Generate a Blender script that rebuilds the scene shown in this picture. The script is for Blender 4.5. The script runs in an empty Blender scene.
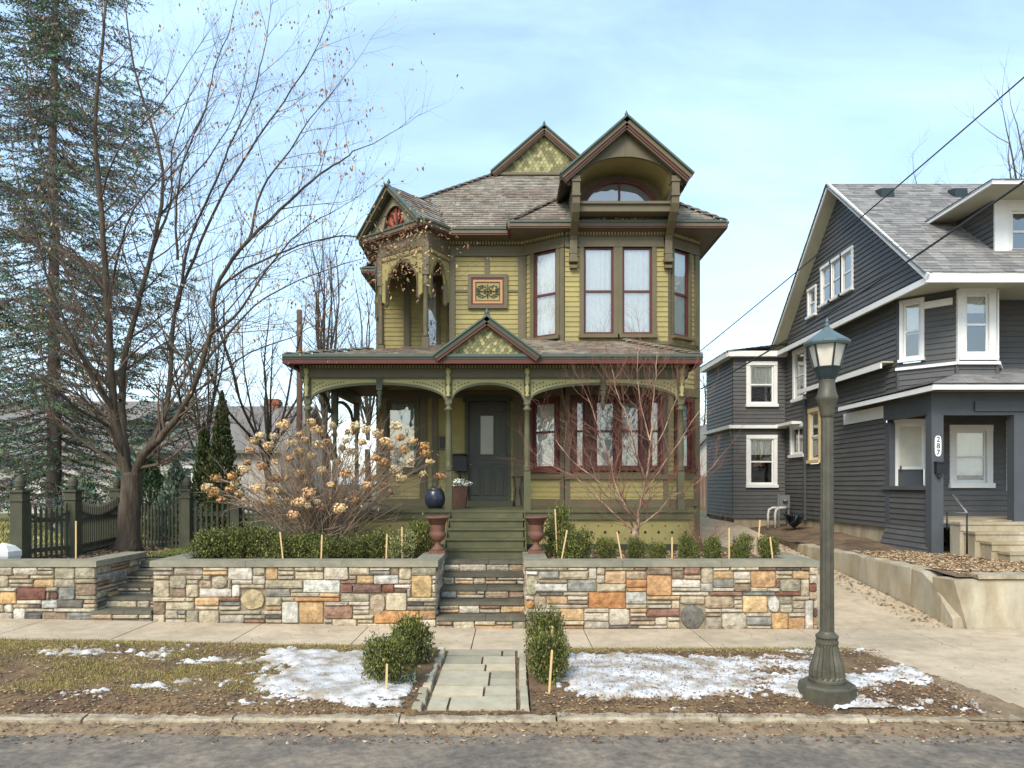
import bpy, math, random
from mathutils import Vector, noise, Matrix
V3 = Vector
FPX = 720.0; EYE = 2.1; HOR = 484.0
def PX(px, Y): return (px-512.0)*Y/FPX
def PZ(py, Y): return EYE-(py-HOR)*Y/FPX
def P(px, py, Y): return V3((PX(px, Y), Y, PZ(py, Y)))
sc = bpy.context.scene
COL = sc.collection
def lin(c):
    c = c/255.0
    return c/12.92 if c <= .04045 else ((c+.055)/1.055)**2.4
def rgb(r, g, b): return (lin(r), lin(g), lin(b))
def hx(h): return rgb(int(h[0:2], 16), int(h[2:4], 16), int(h[4:6], 16))
# ---------------------------------------------------------------- materials
def mat(name, color, rough=.8, ns=6.0, na=.12, bump=0.0, bs=40.0, usecol=False, metal=0.0, spec=.35, coat=0.0, hue2=None, n2=1.2, stretch=(1, 1, 1), dirt=0.0):
    m = bpy.data.materials.new(name); m.use_nodes = True
    nt = m.node_tree; N = nt.nodes; L = nt.links
    b = N['Principled BSDF']
    b.inputs['Roughness'].default_value = rough
    b.inputs['Metallic'].default_value = metal
    b.inputs['Specular IOR Level'].default_value = spec
    b.inputs['Coat Weight'].default_value = coat
    tc = N.new('ShaderNodeTexCoord'); mp = N.new('ShaderNodeMapping')
    mp.inputs['Scale'].default_value = stretch
    L.new(tc.outputs['Object'], mp.inputs['Vector'])
    n = N.new('ShaderNodeTexNoise'); n.inputs['Scale'].default_value = ns; n.inputs['Detail'].default_value = 6; n.inputs['Roughness'].default_value = .65
    L.new(mp.outputs[0], n.inputs['Vector'])
    mr = N.new('ShaderNodeMapRange'); mr.inputs[1].default_value = .3; mr.inputs[2].default_value = .7
    mr.inputs[3].default_value = 1-na; mr.inputs[4].default_value = 1+na
    L.new(n.outputs['Fac'], mr.inputs[0])
    base = N.new('ShaderNodeRGB'); base.outputs[0].default_value = (*color, 1)
    cur = base.outputs[0]
    if hue2:
        n3 = N.new('ShaderNodeTexNoise'); n3.inputs['Scale'].default_value = n2; n3.inputs['Detail'].default_value = 8; n3.inputs['Roughness'].default_value = .7
        L.new(mp.outputs[0], n3.inputs['Vector'])
        cr = N.new('ShaderNodeMapRange'); cr.inputs[1].default_value = .42; cr.inputs[2].default_value = .6
        L.new(n3.outputs['Fac'], cr.inputs[0])
        mx = N.new('ShaderNodeMix'); mx.data_type = 'RGBA'
        L.new(cr.outputs[0], mx.inputs[0]); L.new(cur, mx.inputs[6]); mx.inputs[7].default_value = (*hue2, 1)
        cur = mx.outputs[2]
    if usecol:
        at = N.new('ShaderNodeAttribute'); at.attribute_name = 'Col'
        mu = N.new('ShaderNodeMix'); mu.data_type = 'RGBA'; mu.blend_type = 'MULTIPLY'; mu.inputs[0].default_value = 1
        L.new(cur, mu.inputs[6]); L.new(at.outputs['Color'], mu.inputs[7]); cur = mu.outputs[2]
    vm = N.new('ShaderNodeVectorMath'); vm.operation = 'SCALE'
    L.new(cur, vm.inputs[0]); L.new(mr.outputs[0], vm.inputs['Scale'])
    cur = vm.outputs[0]
    L.new(cur, b.inputs['Base Color'])
    if bump:
        nb = N.new('ShaderNodeTexNoise'); nb.inputs['Scale'].default_value = bs; nb.inputs['Detail'].default_value = 5
        L.new(mp.outputs[0], nb.inputs['Vector'])
        bm = N.new('ShaderNodeBump'); bm.inputs['Strength'].default_value = 1; bm.inputs['Distance'].default_value = bump
        L.new(nb.outputs['Fac'], bm.inputs['Height']); L.new(bm.outputs[0], b.inputs['Normal'])
    return m
def glass_mat(name, tint=(.97, .99, .98), ior=1.5):
    m = bpy.data.materials.new(name); m.use_nodes = True
    nt = m.node_tree; N = nt.nodes; L = nt.links
    N.remove(N['Principled BSDF']); out = N['Material Output']
    tr = N.new('ShaderNodeBsdfTransparent'); tr.inputs[0].default_value = (*tint, 1)
    gl = N.new('ShaderNodeBsdfGlossy'); gl.inputs['Roughness'].default_value = .015
    fr = N.new('ShaderNodeFresnel'); fr.inputs['IOR'].default_value = ior
    tc = N.new('ShaderNodeTexCoord'); nz = N.new('ShaderNodeTexNoise'); nz.inputs['Scale'].default_value = 2.5
    L.new(tc.outputs['Object'], nz.inputs['Vector'])
    bm = N.new('ShaderNodeBump'); bm.inputs['Distance'].default_value = .006; L.new(nz.outputs['Fac'], bm.inputs['Height']); L.new(bm.outputs[0], gl.inputs['Normal'])
    ma = N.new('ShaderNodeMath'); ma.operation = 'MULTIPLY_ADD'; ma.inputs[1].default_value = 1.4; ma.inputs[2].default_value = .20
    L.new(fr.outputs[0], ma.inputs[0])
    mx = N.new('ShaderNodeMixShader'); L.new(ma.outputs[0], mx.inputs[0]); L.new(tr.outputs[0], mx.inputs[1]); L.new(gl.outputs[0], mx.inputs[2])
    L.new(mx.outputs[0], out.inputs[0]); return m
T = {}
T['yellow'] = mat('yellow paint', rgb(154, 142, 88), .65, 3, .12, .003, 60, hue2=rgb(140, 130, 84), n2=.8, usecol=True)
T['olive'] = mat('olive trim paint', rgb(96, 88, 66), .55, 4, .13, .001, 80)
T['green'] = mat('dark green paint', rgb(62, 66, 48), .5, 4, .1, .001, 80)
T['stepgreen'] = mat('porch floor paint', rgb(80, 80, 54), .5, 5, .14, .001, 60, hue2=rgb(92, 90, 64))
T['maroon'] = mat('maroon paint', rgb(88, 43, 36), .5, 5, .08)
T['cream'] = mat('pale ornament paint', rgb(168, 162, 112), .6, 5, .08)
T['gutter'] = mat('verdigris gutter', rgb(74, 88, 80), .5, 6, .15)
T['doorg'] = mat('dark door paint', rgb(62, 64, 54), .4, 5, .08)
T['darkroom'] = mat('painted interior shade', rgb(34, 32, 30), .9, 2, .1)  # near-black colour stands in for the shade of unlit rooms
T['porchceil'] = mat('porch ceiling boards', rgb(92, 52, 40), .6, 2, .1)
T['curtain'] = mat('white curtain cloth', rgb(242, 242, 236), .9, 9, .05)
T['glass'] = glass_mat('window glass')
T['shingle'] = mat('weathered wood shingles', rgb(138, 132, 120), .95, 9, .2, .004, 60, usecol=True, hue2=rgb(122, 110, 98), n2=.7)
T['asphalt_shingle'] = mat('grey asphalt shingles', rgb(128, 126, 122), .95, 30, .2, .003, 120, usecol=True)
T['grey'] = mat('charcoal siding paint', rgb(84, 84, 83), .55, 3, .12, .001, 80, usecol=True)
T['greytrim'] = mat('slate porch paint', rgb(74, 78, 82), .55, 3, .1)
T['white'] = mat('white trim paint', rgb(222, 222, 218), .5, 5, .05)
T['soffit'] = mat('beige soffit paint', rgb(176, 172, 150), .7, 4, .08)
T['concrete'] = mat('old concrete', rgb(172, 160, 136), .9, 5, .2, .008, 50, hue2=rgb(132, 118, 96), n2=2.6)
T['walkconc'] = mat('sidewalk concrete', rgb(180, 168, 150), .9, 3.0, .08, .002, 120, hue2=rgb(168, 156, 138), n2=.6)
T['oldconc'] = mat('stained concrete wall', rgb(172, 163, 142), .9, 3, .2, .006, 40, hue2=rgb(150, 136, 108), n2=1.3, stretch=(1, 1, .4))
T['asphalt'] = mat('street asphalt', rgb(104, 96, 86), .95, 14, .35, .006, 120, hue2=rgb(130, 118, 102), n2=2.0)
T['stone'] = mat('wall stone', (.86, .80, .72), .9, 11, .42, .022, 20, usecol=True, hue2=(.66, .60, .52), n2=5)
T['mortar'] = mat('grey tan mortar', rgb(142, 128, 106), .95, 14, .3, .01, 40)
T['bluestone'] = mat('bluestone cap', rgb(138, 132, 112), .75, 4, .18, .003, 50, hue2=rgb(116, 114, 98), n2=1.5)
T['darkstone'] = mat('dark bluestone tread', rgb(98, 94, 78), .75, 4, .25, .004, 50, hue2=rgb(78, 74, 62), n2=1.5)
T['flag'] = mat('flagstone', (1, 1, 1), .85, 5, .16, .003, 40, usecol=True)
T['soil'] = mat('bare soil and mulch', rgb(92, 76, 60), 1, 6, .35, .02, 30, hue2=rgb(120, 100, 78), n2=1.6)
T['yard'] = mat('yard ground', rgb(96, 84, 62), 1, 4, .3, .02, 25, hue2=rgb(98, 104, 60), n2=.5)
T['parkway'] = mat('parkway ground', rgb(120, 98, 68), 1, 8, .35, .025, 30, hue2=rgb(88, 70, 54), n2=1.4)
T['snow'] = mat('old snow', rgb(206, 206, 205), .75, 16, .16, .012, 45, hue2=rgb(150, 138, 120), n2=4.0)
T['dirt'] = mat('tan packed dirt', rgb(140, 120, 92), 1, 9, .3, .015, 40, hue2=rgb(120, 102, 80), n2=2)
T['leaf'] = mat('dry leaves', (1, 1, 1), .9, 8, .1, usecol=True)
T['foliage'] = mat('evergreen leaves', (1, 1, 1), .6, 8, .1, usecol=True, spec=.3)
T['bark'] = mat('grey brown bark', rgb(84, 74, 60), .95, 9, .4, .03, 26, stretch=(1, 1, .22), hue2=rgb(66, 57, 48), n2=3)
T['brown_panel'] = mat('dark red brown panel paint', rgb(70, 48, 40), .6, 4, .1)
T['twig'] = mat('fine twigs', rgb(92, 78, 66), .95, 5, .2)
T['redbark'] = mat('peeling reddish bark', rgb(142, 110, 90), .9, 8, .25, .006, 60, hue2=rgb(178, 154, 130), n2=4, stretch=(1, 1, .4))
T['redtwig'] = mat('reddish twigs', rgb(122, 86, 72), .9, 8, .2)
T['sprucebark'] = mat('spruce bark', rgb(112, 100, 92), .95, 6, .25, .015, 30)
T['stake'] = mat('raw wood stake', rgb(204, 172, 122), .8, 14, .12, stretch=(1, 1, .2))
T['fencewood'] = mat('dark green fence paint', rgb(68, 68, 52), .7, 6, .2, .003, 50)
T['urn'] = mat('rusty cast iron', rgb(120, 82, 66), .8, 12, .2, .003, 90, hue2=rgb(92, 66, 56), n2=6)
T['lampiron'] = mat('olive grey lamp iron', rgb(78, 75, 60), .5, 8, .22, .002, 60, spec=.5, hue2=rgb(66, 62, 50), n2=2.5)
T['lampcap'] = mat('weathered lamp roof metal', rgb(92, 108, 110), .45, 8, .15, metal=.3)
T['lampdark'] = mat('dark lamp metal', rgb(50, 60, 64), .45, 8, .1, metal=.3)
T['lampglass'] = mat('frosted lamp glass', rgb(206, 200, 184), .35, 8, .08)
T['black'] = mat('black painted metal', rgb(34, 34, 36), .4, 8, .1)
T['bluepot'] = mat('dark blue glazed pot', rgb(44, 50, 66), .35, 8, .1, coat=.4)
T['rust'] = mat('brown wood planter', rgb(84, 60, 50), .8, 8, .15)
T['brick'] = mat('red brown brick', rgb(140, 88, 70), .9, 12, .2, .006, 40)
T['ochre'] = mat('orange ornament paint', rgb(176, 138, 92), .6, 5, .06)
T['pvc'] = mat('pale grey conduit', rgb(196, 194, 190), .5, 5, .06)
T['meter'] = mat('grey utility box metal', rgb(120, 124, 124), .5, 5, .08, metal=.3)
T['bulb'] = mat('stone white', rgb(206, 206, 200), .7, 8, .12, .004, 30)
T['farwall'] = mat('pale far siding', rgb(176, 172, 164), .8, 3, .06)
T['farroof'] = mat('far grey roof', rgb(118, 114, 108), .9, 20, .2)
T['poleroof'] = mat('weathered pole wood', rgb(118, 92, 76), .95, 8, .2, stretch=(1, 1, .15))
T['cable'] = mat('dark cable rubber', rgb(52, 54, 58), .6, 5, .05)
T['silver'] = mat('worn chrome', rgb(180, 180, 176), .35, 5, .05, metal=.8)
T['tan'] = mat('raw wood window trim', rgb(206, 184, 140), .7, 8, .1)
# ---------------------------------------------------------------- mesh builder
ORG = {}
class MB:
    def __init__(s): s.v = []; s.f = []; s.c = []; s.mi = []; s.sm = []
    def face(s, pts, col=(1, 1, 1), mi=0, sm=False):
        n = len(s.v); s.v.extend(pts); s.f.append(tuple(range(n, n+len(pts)))); s.c.append(col); s.mi.append(mi); s.sm.append(sm)
    def idx(s, base, faces, col=(1, 1, 1), mi=0, sm=False):
        for f in faces:
            s.f.append(tuple(base+i for i in f)); s.c.append(col); s.mi.append(mi); s.sm.append(sm)
    def hexa(s, p, col=(1, 1, 1), mi=0):   # p: 4 bottom ccw, 4 top ccw
        n = len(s.v); s.v.extend(p)
        s.idx(n, [(3, 2, 1, 0), (4, 5, 6, 7), (0, 1, 5, 4), (1, 2, 6, 5), (2, 3, 7, 6), (3, 0, 4, 7)], col, mi)
    def box(s, x0, x1, y0, y1, z0, z1, col=(1, 1, 1), mi=0):
        s.hexa([V3(q) for q in ((x0, y0, z0), (x1, y0, z0), (x1, y1, z0), (x0, y1, z0), (x0, y0, z1), (x1, y0, z1), (x1, y1, z1), (x0, y1, z1))], col, mi)
    def fbox(s, F, u0, u1, z0, z1, n0, n1, col=(1, 1, 1), mi=0):   # box in a wall frame
        q = F.p
        s.hexa([q(u0, z0, n1), q(u1, z0, n1), q(u1, z0, n0), q(u0, z0, n0), q(u0, z1, n1), q(u1, z1, n1), q(u1, z1, n0), q(u0, z1, n0)], col, mi)
    def beam(s, a, b, w, h, up=V3((0, 0, 1)), col=(1, 1, 1), mi=0, off=(0, 0)):   # w across, h along up
        a = V3(a); b = V3(b); d = (b-a).normalized(); r = d.cross(up)
        if r.length < 1e-4: r = d.cross(V3((0, 1, 0)))
        r.normalize(); t = r.cross(d).normalized()
        o = r*off[0]+t*off[1]
        A = [a+o+r*(sx*w/2)+t*(sy*h/2) for sx, sy in ((-1, -1), (1, -1), (1, 1), (-1, 1))]
        B = [b+o+r*(sx*w/2)+t*(sy*h/2) for sx, sy in ((-1, -1), (1, -1), (1, 1), (-1, 1))]
        n = len(s.v); s.v.extend(A+B)
        s.idx(n, [(0, 1, 2, 3), (7, 6, 5, 4), (0, 4, 5, 1), (1, 5, 6, 2), (2, 6, 7, 3), (3, 7, 4, 0)], col, mi)
    def tube(s, pts, rad, sides=6, col=(1, 1, 1), mi=0, caps=True):
        n = len(s.v); k = len(pts); prev = None
        for i, p in enumerate(pts):
            a = pts[max(i-1, 0)]; b = pts[min(i+1, k-1)]; d = (b-a)
            if d.length < 1e-9: d = V3((0, 0, 1))
            d.normalize()
            if prev is None:
                r = d.orthogonal().normalized()
            else:
                r = prev-d*prev.dot(d)
                if r.length < 1e-5: r = d.orthogonal()
                r.normalize()
            prev = r; t = d.cross(r); R = rad[i] if isinstance(rad, (list, tuple)) else rad
            for j in range(sides):
                an = 2*math.pi*j/sides
                s.v.append(p+r*(math.cos(an)*R)+t*(math.sin(an)*R))
        F = []
        for i in range(k-1):
            for j in range(sides):
                j2 = (j+1) % sides
                F.append((i*sides+j, i*sides+j2, (i+1)*sides+j2, (i+1)*sides+j))
        s.idx(n, F, col, mi, sides > 4)
        if caps and sides > 3:
            s.idx(n, [tuple(range(sides))[::-1], tuple((k-1)*sides+j for j in range(sides))], col, mi)
    def lathe(s, prof, c, sides=16, col=(1, 1, 1), mi=0, flute=0, rot=0.0, smooth=True):
        n = len(s.v); k = len(prof)
        for i, pr in enumerate(prof):
            r, z = pr[0], pr[1]
            fl = pr[2] if len(pr) > 2 else 0
            for j in range(sides):
                a = 2*math.pi*j/sides+rot; rr = r*(1-(fl if j % 2 else 0))
                s.v.append(V3((c[0]+math.cos(a)*rr, c[1]+math.sin(a)*rr, c[2]+z)))
        F = []
        for i in range(k-1):
            for j in range(sides):
                j2 = (j+1) % sides; F.append((i*sides+j, i*sides+j2, (i+1)*sides+j2, (i+1)*sides+j))
        s.idx(n, F, col, mi, smooth)
        s.idx(n, [tuple(range(sides))[::-1], tuple((k-1)*sides+j for j in range(sides))], col, mi)
    def build(s, name, m, parent=None, org=None):
        o0 = V3(org) if org is not None else (ORG.get(parent.as_pointer(), V3((0, 0, 0))) if parent else V3((0, 0, 0)))
        me = bpy.data.meshes.new(name)
        vs = [(p[0]-o0[0], p[1]-o0[1], p[2]-o0[2]) for p in s.v]
        me.from_pydata(vs, [], s.f)
        for mm in (m if isinstance(m, (list, tuple)) else [m]): me.materials.append(T[mm] if isinstance(mm, str) else mm)
        me.polygons.foreach_set('material_index', s.mi)
        me.polygons.foreach_set('use_smooth', s.sm)
        if any(c != (1, 1, 1) for c in s.c[:1]) or len(set(s.c)) > 1 or True:
            ca = me.color_attributes.new('Col', 'FLOAT_COLOR', 'CORNER')
            buf = []
            for f, c in zip(s.f, s.c): buf.extend((c[0], c[1], c[2], 1.0)*len(f))
            ca.data.foreach_set('color', buf)
        me.update()
        o = bpy.data.objects.new(name, me); COL.objects.link(o)
        if parent: o.parent = parent; ORG[o.as_pointer()] = o0
        elif org is not None: o.location = o0; ORG[o.as_pointer()] = o0
        return o
class Fr:   # vertical wall frame: O at u=0, U along the wall, N outward
    def __init__(s, a, b):
        s.O = V3((a[0], a[1], 0)); d = V3((b[0]-a[0], b[1]-a[1], 0)); s.W = d.length; s.U = d.normalized()
        s.N = V3((s.U.y, -s.U.x, 0))
    def p(s, u, z, n=0.0): return s.O+s.U*u+s.N*n+V3((0, 0, z))
    def upx(s, px):   # u where the view line of column px meets the frame plane
        k = (px-512.0)/FPX   # x = k*y
        return (k*s.O.y-s.O.x)/(s.U.x-k*s.U.y)
KEEP = []
def tag(o, label=None, cat=None, group=None, kind=None):
    if label: o['label'] = label
    if cat: o['category'] = cat
    if group: o['group'] = group
    if kind: o['kind'] = kind
    return o
def empty(name, loc, label=None, cat=None, group=None):
    o = bpy.data.objects.new(name, None); COL.objects.link(o); o.location = loc; o.empty_display_size = .3
    ORG[o.as_pointer()] = V3(loc); KEEP.append(o)
    return tag(o, label, cat, group)
def copy_tree(o, parent=None):
    c = o.copy(); COL.objects.link(c)
    if parent: c.parent = parent
    for ch in [q for q in bpy.data.objects if q.parent == o]: copy_tree(ch, c)
    return c
def interval(poly, v):
    us = []
    n = len(poly)
    for i in range(n):
        a = poly[i]; b = poly[(i+1) % n]
        if (a[1]-v)*(b[1]-v) <= 0 and abs(a[1]-b[1]) > 1e-9:
            us.append(a[0]+(b[0]-a[0])*(v-a[1])/(b[1]-a[1]))
    return (min(us), max(us)) if len(us) > 1 else None
def courses(m, O, U, W, N, poly, ex, t, colf, wr=None, holes=(), rng=random, jit=0.0, lift=0.0):
    """lapped boards or shingles on the plane O + u*U + v*W, covering the convex polygon poly"""
    v0 = min(p[1] for p in poly); v1 = max(p[1] for p in poly); v = v0
    while v < v1-1e-4:
        ve = min(v+ex, v1)
        a = interval(poly, v+1e-5); b = interval(poly, ve-1e-5)
        if a and b:
            lo = min(a[0], b[0]); hi = max(a[1], b[1]); segs = [(lo, hi)]
            for h in holes:
                if v < h[3]-.01 and ve > h[2]+.01:
                    ns = []
                    for q in segs:
                        if h[1] <= q[0] or h[0] >= q[1]: ns.append(q); continue
                        if h[0] > q[0]: ns.append((q[0], h[0]))
                        if h[1] < q[1]: ns.append((h[1], q[1]))
                    segs = ns
            out = []
            for q in segs:
                if wr:
                    u = q[0]
                    while u < q[1]-1e-4:
                        u2 = min(u+rng.uniform(*wr), q[1]); out.append((u, u2-.004 if u2 < q[1] else u2)); u = u2
                else: out.append(q)
            for (ua, ub) in out:
                b0 = max(ua, a[0]); b1 = min(ub, a[1]); t0 = max(ua, b[0]); t1 = min(ub, b[1])
                if b1-b0 < 1e-3 and t1-t0 < 1e-3: continue
                if b1 < b0: b0 = b1 = (b0+b1)/2
                if t1 < t0: t0 = t1 = (t0+t1)/2
                dj = rng.uniform(-jit, jit) if jit else 0; tj = t*(1+(rng.uniform(-.4, .6) if jit else 0))
                A = O+U*b0+W*(v+dj)+N*(tj+lift); B = O+U*b1+W*(v+dj)+N*(tj+lift); C = O+U*t1+W*ve+N*lift; D = O+U*t0+W*ve+N*lift
                c = colf()
                m.face([A, B, C, D], c)
                m.face([A-N*tj, B-N*tj, B, A], c)
        v = ve
def wallcourses(m, F, u0, u1, z0, z1, holes=(), ex=.105, t=.016, colf=None, poly=None):
    colf = colf or (lambda: (lambda k: (k, k, k))(random.uniform(.95, 1.04)))
    courses(m, F.O, F.U, V3((0, 0, 1)), F.N, poly or [(u0, z0), (u1, z0), (u1, z1), (u0, z1)], ex, t, colf, holes=holes)
def archpanel(m, F, us, zl, zt, n0, n1, mi=0, col=(1, 1, 1)):
    """solid board between the curve zl(u) and zt (number or list)"""
    for i in range(len(us)-1):
        a, b = us[i], us[i+1]; za, zb = zl[i], zl[i+1]
        ta = zt[i] if isinstance(zt, list) else zt; tb = zt[i+1] if isinstance(zt, list) else zt
        m.hexa([F.p(a, za, n1), F.p(b, zb, n1), F.p(b, zb, n0), F.p(a, za, n0), F.p(a, ta, n1), F.p(b, tb, n1), F.p(b, tb, n0), F.p(a, ta, n0)], col, mi)
def ribbon(m, F, us, zs, w, n0, n1, mi=0):   # band of width w hanging above a curve
    archpanel(m, F, us, zs, [z+w for z in zs], n0, n1, mi)
def scales(m, F, u0, u1, z0, apex, ex=.08, w=.09, n=.01, cols=((1, 1, 1),)):
    """fish-scale shingles inside a triangle"""
    z = z0; r = 0; um, zt = apex
    while z < zt:
        k = (z-z0)/(zt-z0); a = u0+(um-u0)*k; b = u1+(um-u1)*k
        u = a-(w/2 if r % 2 else 0)
        while u < b:
            c0 = max(u, a); c1 = min(u+w-.004, b)
            if c1-c0 > .015:
                mid = (c0+c1)/2; c = random.choice(cols); h = ex*1.5; q = (c1-c0)/2
                pts = [F.p(mid+q*x, z+ex*y, n+.012) for x, y in ((-1, .5), (-.8, .15), (-.4, -.1), (0, -.2), (.4, -.1), (.8, .15), (1, .5))]
                zt2 = min(z+h, zt)
                pts += [F.p(c1, zt2, n), F.p(c0, zt2, n)]
                m.face(pts, c)
            u += w
        z += ex; r += 1
# ================================================================= VICTORIAN HOUSE
random.seed(11)
UP = V3((0, 0, 1))
def window(root, F, uc, w, z0, z1, case=.1, cm='olive', sm='maroon', curtain=1.0, split=.5, sill=.14, head=.0, cc='curtain', name='window', depth=.22, blind=0, sw=.045, proud=.045, mull=0):
    m = MB(); a = uc-w/2; b = uc+w/2; f = m.fbox
    f(F, a-case, a, z0, z1, -.02, proud); f(F, b, b+case, z0, z1, -.02, proud)
    f(F, a-case-head, b+case+head, z1, z1+case, -.02, proud+.012)
    f(F, a-case-.02, b+case+.02, z0-case*.8, z0, -.02, sill)
    # recess behind, its room shade put into a near-black colour
    q = F.p
    for pts in ([q(a, z0, 0), q(a, z1, 0), q(a, z1, -depth), q(a, z0, -depth)], [q(b, z0, 0), q(b, z1, 0), q(b, z1, -depth), q(b, z0, -depth)],
                [q(a, z1, 0), q(b, z1, 0), q(b, z1, -depth), q(a, z1, -depth)], [q(a, z0, 0), q(b, z0, 0), q(b, z0, -depth), q(a, z0, -depth)],
                [q(a, z0, -depth), q(b, z0, -depth), q(b, z1, -depth), q(a, z1, -depth)]):
        m.face(pts, mi=1)
    o = m.build(name, [cm, 'darkroom'], root)
    s = MB(); n0, n1 = -.045, -.005; zm = z0+(z1-z0)*split
    s.fbox(F, a, a+sw, z0, z1, n0, n1); s.fbox(F, b-sw, b, z0, z1, n0, n1)
    s.fbox(F, a+sw, b-sw, z0, z0+sw*1.5, n0, n1); s.fbox(F, a+sw, b-sw, z1-sw, z1, n0, n1)
    if split < .99: s.fbox(F, a+sw, b-sw, zm-sw*.5, zm+sw*.5, n0, n1+.008)
    for k in range(mull):
        uu = a+(b-a)*(k+1)/(mull+1); s.fbox(F, uu-sw*.4, uu+sw*.4, z0+sw*1.5, z1-sw, n0, n1)
    s.build('sash', sm, o)
    g = MB(); g.face([q(a+sw*.5, z0+.02, -.02), q(b-sw*.5, z0+.02, -.02), q(b-sw*.5, z1-.02, -.02), q(a+sw*.5, z1-.02, -.02)]); g.build('pane', 'glass', o)
    if curtain:
        c = MB(); K = max(6, int(w/.03)); zc = z1-.02-blind
        zb = z1-(z1-z0)*curtain
        for i in range(K):
            u0 = a+(b-a)*i/K; u1 = a+(b-a)*(i+1)/K
            d0 = -.065+.009*math.sin(i*1.9); d1 = -.065+.009*math.sin((i+1)*1.9)
            c.face([q(u0, zb, d0), q(u1, zb, d1), q(u1, zc, d1), q(u0, zc, d0)], sm=False)
        c.build('curtain', cc, o)
    return (a-.0, b+.0, z0, z1)
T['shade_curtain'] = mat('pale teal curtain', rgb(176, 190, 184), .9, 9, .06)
H = empty('victorian_house', (0.6, 15.7, .85), 'olive and yellow two storey Victorian house with a front porch and maroon window frames', 'house')
FC = Fr((-1.37, 15.7), (.24, 15.7)); FA = Fr((.24, 15.7), (1.11, 15.1)); FB = Fr((1.11, 15.1), (3.27, 15.1)); FD = Fr((3.27, 15.1), (4.05, 15.7))
FR_ = Fr((4.05, 15.7), (4.05, 27.0)); FW = Fr((-2.82, 15.7), (.24, 15.7)); FLW = Fr((-2.82, 17.0), (-2.82, 15.7)); FLS = Fr((-3.2, 17.0), (-2.82, 17.0)); FLB = Fr((-3.2, 27), (-3.2, 17.0))
FBK = Fr((4.05, 27.0), (-3.2, 27.0)); FBU = Fr((-3.2, 17.0), (-1.37, 17.0)); FBR = Fr((-1.37, 17.0), (-1.37, 15.7)); FBR.N = V3((-1, 0, 0))
Z2 = 4.75; ZE = 7.5
# --- windows, upstairs
holes = {k: [] for k in 'CABDWLR'}
zs, zt = 5.2, 7.07
cB = [FB.upx(598.5), FB.upx(637)]
for uc in cB: holes['B'].append(window(H, FB, uc, .62, 5.22, 7.06, case=.09))
holes['A'].append(window(H, FA, FA.W/2+.05, .56, 5.22, 7.06, case=.09))
holes['D'].append(window(H, FD, FD.W/2-.08, .50, 5.22, 7.06, case=.07))
# --- windows, ground floor (red brown, in the porch shade)
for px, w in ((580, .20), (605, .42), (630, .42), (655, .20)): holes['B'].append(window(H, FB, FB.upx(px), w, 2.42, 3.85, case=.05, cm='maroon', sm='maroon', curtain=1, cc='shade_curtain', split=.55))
holes['A'].append(window(H, FA, FA.W/2+.03, .55, 2.42, 3.85, case=.09, cm='maroon', sm='maroon', split=.55))
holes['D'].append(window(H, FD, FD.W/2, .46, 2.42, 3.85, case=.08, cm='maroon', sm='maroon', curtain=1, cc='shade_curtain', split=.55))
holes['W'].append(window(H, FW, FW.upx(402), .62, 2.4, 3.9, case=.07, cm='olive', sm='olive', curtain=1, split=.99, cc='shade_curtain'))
# --- siding
w = MB()
wallcourses(w, FC, 0, FC.W, Z2, ZE, holes['C']); wallcourses(w, FA, 0, FA.W, 1.62, ZE, holes['A']); wallcourses(w, FB, 0, FB.W, 1.62, ZE, holes['B']); wallcourses(w, FD, 0, FD.W, .9, ZE, holes['D'])
wallcourses(w, FR_, 0, FR_.W, .9, ZE)
dr = (FW.upx(465), FW.upx(510.5), 1.62, 4.0)
wallcourses(w, FW, 0, FW.W, 1.62, Z2+.1, holes['W']+[dr]); wallcourses(w, FLW, 0, FLW.W, 1.62, Z2+.1); wallcourses(w, FLS, 0, FLS.W, .9, Z2+.1)
wallcourses(w, FLB, 0, FLB.W, .9, ZE); wallcourses(w, FBK, 0, FBK.W, .9, ZE); 
du = (FBU.upx(426), FBU.upx(438), 4.9, 6.9)
wallcourses(w, FBU, 0, FBU.W, Z2, ZE, [du]); wallcourses(w, FBR, 0, FBR.W, Z2, ZE)
w.build('clapboard_wall', 'yellow', H)
# --- trim boards
t = MB(); f = t.fbox
for F, us in ((FC, (0, .56*FC.W, FC.W)),):
    f(F, 0, .13, Z2+.1, 7.05, 0, .05); f(F, FC.upx(484.5), FC.upx(489.5), Z2+.1, 7.05, 0, .035); f(F, FC.W-.11, FC.W, Z2+.1, 7.05, 0, .05)
    f(F, .13, FC.W-.11, PZ(292.5, 15.7), PZ(290.2, 15.7), 0, .03)
f(FA, 0, .1, 4.9, 7.05, 0, .045); f(FA, FA.W-.1, FA.W, 4.9, 7.05, 0, .045)
f(FD, FD.W-.14, FD.W, .9, 7.05, 0, .05); f(FR_, 0, .14, .9, 7.05, 0, .05)
f(FD, 0, .06, 4.9, 7.05, 0, .03)
f(FB, cB[0]-.40, cB[1]+.40, 7.15, 7.2, 0, .05)
mid = (cB[0]+cB[1])/2; f(FB, cB[0]+.40, cB[1]-.40, 5.15, 7.16, 0, .04)
for F in (FC, FA, FB, FD, FR_, FLB):
    f(F, -.004, F.W+.004, 7.10, 7.28, 0, .035); f(F, 0, F.W, 7.06, 7.10, 0, .055); f(F, 0, F.W, 7.28, 7.40, 0, .02)
    f(F, 0, F.W, 7.285, 7.305, 0, .06)
for F in (FA, FB, FD): f(F, 0, F.W, 5.02, 5.09, 0, .05)
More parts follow.
